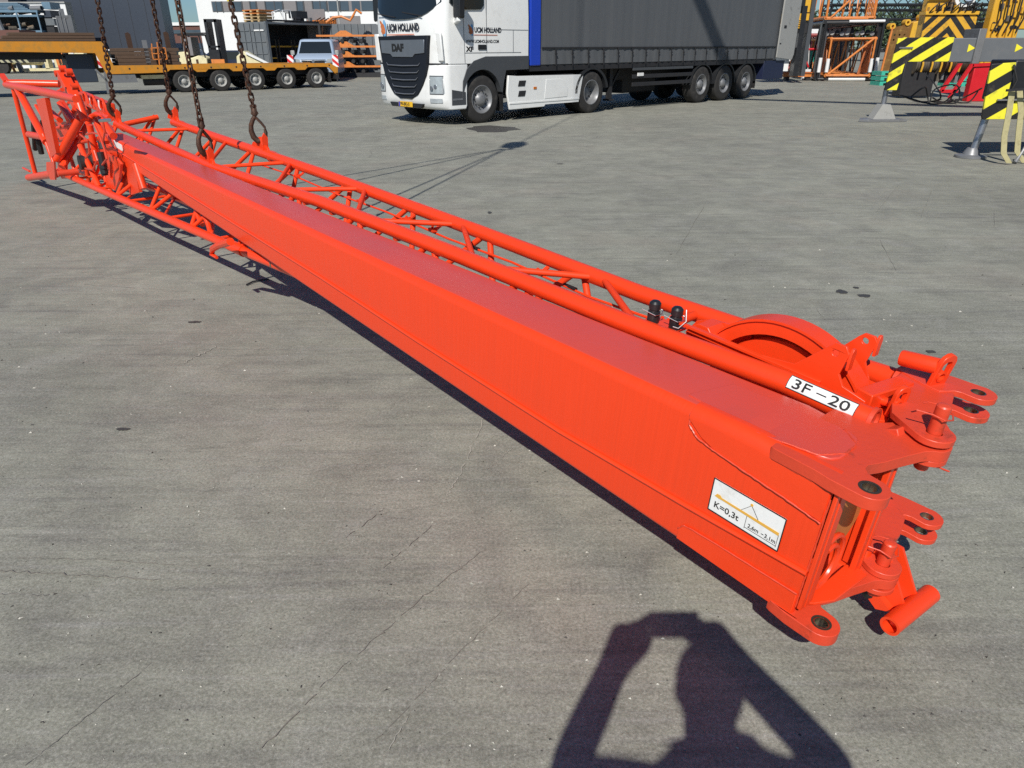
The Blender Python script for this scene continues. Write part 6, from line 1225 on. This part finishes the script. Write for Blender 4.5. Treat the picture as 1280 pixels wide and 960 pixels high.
t = MB(); t.cyl(tip, APEX + V((0, 0, .7)), .018, 8); B(t, 'hoist_rope', 'dark', mc)
# lashing straps hanging beside the near outrigger
for k, pts in enumerate((((1266, 112), (1262, 140), (1256, 170), (1255, 192), (1262, 204)), ((1275, 112), (1277, 140), (1274, 165), (1272, 190), (1280, 208)))):
    Ys = 10.55 + .1*k; P3 = [gy(x, y, Ys) for x, y in pts]; t = MB(); vs = []; 
    for q in P3: vs += [q + V((-.045, 0, 0)), q + V((.045, .01, 0)), q + V((.045, .02, 0)), q + V((-.045, .01, 0))]
    vs = [V((v.x, v.y, max(.01, v.z))) for v in vs]; fs = []
    for i in range(len(P3)-1):
        for j in range(4): l = (j+1) % 4; fs.append((i*4+j, i*4+l, (i+1)*4+l, (i+1)*4+j))
    fs += [(0, 1, 2, 3), (4*len(P3)-1, 4*len(P3)-2, 4*len(P3)-3, 4*len(P3)-4)]; t.add(vs, fs); o = B(t, 'lashing_strap', 'strap', None); tag(o, ['beige webbing strap hanging beside the near outrigger, left one', 'beige webbing strap hanging at the very right edge'][k], 'strap', 'straps by the near outrigger')
t = MB(); Ys = 10.5; t.bar(gy(1258, 113, Ys), gy(1290, 111, Ys), .03, .03); t.bar(gy(1290, 110, Ys), V((11.7, Ys, .95)), .05, .05); o = B(t, 'strap_hanger', 'dark', mc)
t = MB(); q = gz(1268, 205, 0); t.pipe([q + V((.0, 0, .02)), q + V((.08, .05, .12)), q + V((.2, .1, .35))], [.03, .02, .018], 8); o = B(t, 'ratchet_hook', 'rim', None); tag(o, 'small grey ratchet hook lying under the hanging straps', 'hook')

# ================================================================ TREES beyond the yard
leaf = mat('dark_foliage', (.045, .07, .028), .8, var=.45, scale=1.2)
def tree(x, y, h, r, lab_, seed):
    rn = random.Random(seed); o = thing('broadleaf_tree', lab_, 'tree', (x, y, 0), 'trees beyond the yard')
    t = MB(); t.pipe([(0, 0, 0), (.1, 0, h*.35), (0, .1, h*.7)], [r*.09, r*.06, r*.02], 8)
    for k in range(5): a = rn.uniform(0, 6.28); t.pipe([(0, 0, h*(.25+.08*k)), (r*.6*math.cos(a), r*.6*math.sin(a), h*(.5+.08*k))], [r*.035, r*.01], 6)
    B(t, 'trunk', 'timber', o); c_ = MB(); cl = [(V((rn.gauss(0, r*.42), rn.gauss(0, r*.42), h*rn.uniform(.35, .95))), rn.uniform(.25, .5)*r) for _ in range(26)]
    for p, q in cl:
        for _ in range(70):
            d = V((rn.gauss(0, 1), rn.gauss(0, 1), rn.gauss(0, 1))).normalized()*q*rn.uniform(.5, 1.05); a = p + d; u = V((rn.gauss(0, 1), rn.gauss(0, 1), rn.gauss(0, 1))).normalized()*.20; w_ = u.orthogonal().normalized()*.14; c_.add([a-u, a+w_, a+u, a-w_], [(0, 1, 2, 3)])
    B(c_, 'crown', leaf, o, ang=0)
for k, (px, Y, h, r) in enumerate(((1012, 85, 4.6, 2.4), (1050, 95, 4.2, 3.0), (1098, 90, 5.2, 3.2), (1130, 92, 4.9, 3.0), (1160, 88, 5.8, 3.2), (1200, 90, 6.0, 3.4), (985, 92, 3.6, 2.6))):
    q = gy(px, 50, Y); tree(q.x, Y, h, r, ['dark tree seen just left of the black lattice section', 'low dark tree behind the orange lattice sections', 'bushy dark tree behind the left part of the black booms', 'dark tree behind the middle of the black booms', 'tall dark tree at the right end of the black booms', 'dark tree behind the yellow winch unit', 'low dark tree behind the semi-trailer rear'][k], 40+k)
# ================================================================ marks lying on the ground
def blot(px, py_, rx, ry, lab_, name='oil_stain', z=.004, m=None, kind='structure', seed=1, pts=22):
    rn = random.Random(seed); q = gz(px, py_, 0); t = MB(); pl = []
    for k in range(pts): a = 2*math.pi*k/pts; f = 1 + rn.uniform(-.22, .22); pl.append((q.x + rx*f*math.cos(a), q.y + ry*f*math.sin(a)))
    t.prism(pl, (0, 0, 0), X, Y_, Z_, z-.003, z); o = B(t, name, m or stain, None, ang=0); o['kind'] = kind; return o
stain = mat('oil_soaked_concrete', (.055, .052, .047), .55, var=.5, scale=25)
blot(616, 161, .60, .62, '', seed=4)
for k, (x, y, a, b_) in enumerate(((1052, 365, .035, .045), (1080, 370, .045, .03), (154, 537, .030, .012), (1163, 440, .025, .02), (1070, 360, .02, .02), (612, 266, .02, .05), (700, 205, .05, .03), (243, 403, .04, .015))): blot(x, y, a, b_, '', seed=10+k)
t = MB(); q = gz(898, 680, 0)
for k in range(1): t.prism([(-.012, 0), (-.004, .008), (.012, .004), (.016, -.004), (.0, -.007)], q, X, Y_, Z_, .001, .004)
o = B(t, 'fallen_leaf', mat('yellow_leaf', (.45, .45, .03), .6), None); tag(o, 'tiny yellow-green leaf lying on the concrete before the shadow', 'leaf')
q = gz(328, 350, 0); t = MB(); t.pipe([gz(308, 356, .01), gz(316, 352, .012), gz(326, 350, .012), gz(336, 349, .01)], .006, 6); o = B(t, 'wire_scrap', 'dark', None); tag(o, 'short bent black wire lying in front of the jib shadow', 'wire')

# more machinery in the yard on the right
for k in range(7):
    x = .05+.22*k; t = MB(); t.pipe([(x, -.14, 2.5), (x+.05, -.25, 2.62+.05*(k % 3)), (x+.2, -.22, 2.75), (x+.28, -.1, 2.55)], .022, 6); B(t, 'hydraulic_hose', 'black', ym)
for k in range(6): bpart('bracket', ['yellow', 'scrap', 'dark'][k % 3], ym, .05+.26*k, .17+.26*k, -.1, .05, 2.52, 2.64+.05*(k % 2))
for k in range(5): bpart('guard_rib', ['yellow', 'scrap'][k % 2], ym, -.28+.2*k, -.2+.2*k, -.08, .0, 1.15, 1.35)
for k in range(8): bpart('base_part', ['dark', 'scrap', 'rim', 'dark'][k % 4], ym, .75+.12*k, .85+.12*k, .1, .4, .45+.05*(k % 3), .95)
for k in range(9):
    x, z = .05+.1*k, 2.0+.11*((k*5) % 9); bpart('column_plate', ['yellow', 'scrap', 'yellow'][k % 3], yc, x, x+.13, -.06, .0, z+.0, z+.16)
for k in range(5): t = MB(); t.pipe([(.1+.18*k, -.08, 1.9), (.16+.18*k, -.2, 2.3), (.12+.2*k, -.16, 2.9), (.3+.12*k, -.1, 3.3)], .025, 6); B(t, 'hose', 'dark', yc)
for k in range(10):
    x = .2+.23*k; t = MB(); t.cyl((x, .4, 2.0+.04*(k % 3)), (x+.12, .9, 2.0), .10, 12); B(t, 'stored_roller', ['rim', 'lightgrey', 'dark'][k % 3], bl)
# scuffs, skid lines, grit
def streak(name, pts, w_, m_, z=.0035, dash=None, seed=0, seg=14):
    rn = random.Random(seed); P3 = [gz(x, y, z) for x, y in pts]; t = MB(); tot = len(P3)-1; run = []
    for i in range(tot):
        for k in range(seg): run.append(P3[i].lerp(P3[i+1], k/seg))
    run.append(P3[-1]); i = 0
    while i < len(run)-1:
        L_ = rn.randint(2, 6) if dash else 400; seg_ = run[i:i+L_+1]
        if len(seg_) > 1:
            d = (seg_[-1]-seg_[0]).normalized(); n_ = V((-d.y, d.x, 0)); a = []; b_ = []
            for q in seg_: ww = w_*.5*rn.uniform(.15, 1.); o_ = n_*rn.uniform(-.6, .6)*w_; a.append(q+o_+n_*ww/2); b_.append(q+o_-n_*ww/2)
            vs = a + b_; m2 = len(a); t.add(vs, [(k, m2+k, m2+k+1, k+1) for k in range(m2-1)])
        i += L_ + (rn.choice((0, 1, 1, 2)) if dash else 0)
    o = B(t, name, m_, None, ang=0); o['kind'] = 'structure'
skid = mat('faint_skid', (.185, .172, .145), .8, var=.5, scale=30); pale = mat('pale_scrape', (.34, .33, .28), .8, var=.3, scale=30)
for k, (pts, w_, m_, da) in enumerate(((((600, 690), (530, 745), (420, 840), (318, 944)), .008, skid, 1), (((660, 730), (560, 830), (470, 925)), .006, skid, 1), (((480, 635), (432, 672)), .010, skid, 1), (((540, 657), (478, 710)), .006, skid, 1),
    (((190, 828), (90, 910), (30, 958)), .005, skid, None), (((880, 257), (846, 317)), .010, skid, None), (((1122, 232), (1095, 266)), .008, skid, None), (((1165, 238), (1150, 274)), .007, skid, None), (((1100, 300), (1120, 338)), .009, skid, None), (((1243, 262), (1243, 284)), .006, skid, None),
    (((0, 713), (90, 718), (200, 724)), .010, skid, None), (((20, 697), (120, 699), (220, 706)), .007, skid, None), (((0, 742), (60, 744)), .008, skid, None), (((480, 745), (545, 745)), .008, pale, None), (((470, 698), (520, 700)), .008, skid, 1), (((485, 716), (540, 718)), .006, skid, 1),
    (((228, 454), (272, 432)), .022, pale, 1), (((606, 520), (575, 590), (560, 620)), .014, pale, 1), (((1225, 392), (1252, 396)), .006, pale, None), (((995, 318), (1080, 330)), .012, pale, 1), (((640, 560), (605, 590)), .008, pale, 1), (((1020, 385), (1033, 400)), .008, pale, None), (((510, 895), (480, 945)), .006, pale, 1), (((105, 355), (205, 362)), .012, pale, 1))): streak('skid_mark' if m_ is skid else 'scrape_mark', pts, w_, m_, dash=da, seed=k)
gr_ = MB(); rn = random.Random(8)
for k in range(1500):
    x, y = rn.uniform(-20, 1290), rn.uniform(300, 958)
    q = gz(x, y, 0); s_ = rn.choice((.0008, .0011, .0015, .0022, .0036))*(1 + .25*q.length); gr_.mat(0 if rn.random() < .45 else 1)
    ps = [q + V((s_*rn.uniform(-1, 1)*1.4, s_*rn.uniform(-1, 1), .0005)) for _ in range(3)] + [q + V((0, 0, s_*.9))]; gr_.add(ps, [(0, 1, 3), (1, 2, 3), (2, 0, 3), (0, 2, 1)])
o = B(gr_, 'grit', [mat('pale_grit', (.5, .48, .42), .8), mat('dark_grit', (.05, .045, .04), .8)], None, ang=0); tag(o, 'fine pale and dark grit scattered over the concrete', 'grit', kind='stuff')
# ================================================================ CAMERA, SKY, SUN
cam = bpy.data.cameras.new('camera'); co = bpy.data.objects.new('camera', cam); COL.objects.link(co); scene.camera = co
cam.sensor_fit = 'HORIZONTAL'; cam.sensor_width = 36; cam.lens = F_PX/1280*36; cam.clip_end = 3000; cam.clip_start = .02
m = Matrix((_R, _U, -_F)).transposed().to_4x4(); m.translation = CAMP; co.matrix_world = m
w = bpy.data.worlds.new('World'); scene.world = w; w.use_nodes = True; nt = w.node_tree; bg = nt.nodes['Background']
sky = nt.nodes.new('ShaderNodeTexSky'); sky.sky_type = 'NISHITA'; sky.sun_disc = False; sky.sun_elevation = math.asin(SUN.z); sky.sun_rotation = math.atan2(SUN.x, SUN.y)
sky.air_density = 1.0; sky.dust_density = .3; sky.ozone_density = 1.2; tint = nt.nodes.new('ShaderNodeMix'); tint.data_type = 'RGBA'; tint.blend_type = 'MULTIPLY'; tint.inputs['Factor'].default_value = 1; tint.inputs['B'].default_value = (.74, 1.06, 1.42, 1); nt.links.new(sky.outputs[0], tint.inputs['A']); nt.links.new(tint.outputs['Result'], bg.inputs[0]); bg.inputs[1].default_value = .050
sl = bpy.data.lights.new('sun', 'SUN'); sl.energy = 5.0; sl.angle = R(.53); sl.color = (1, .955, .89); so = bpy.data.objects.new('sun', sl); COL.objects.link(so)
so.rotation_euler = SUN.to_track_quat('Z', 'Y').to_euler(); so.location = (0, 0, 30)
vs = scene.view_settings; vs.view_transform = 'Standard'; vs.look = 'None'; vs.exposure = 0.0; vs.gamma = 1; vs.use_curve_mapping = False
scene.cycles.use_denoising = False
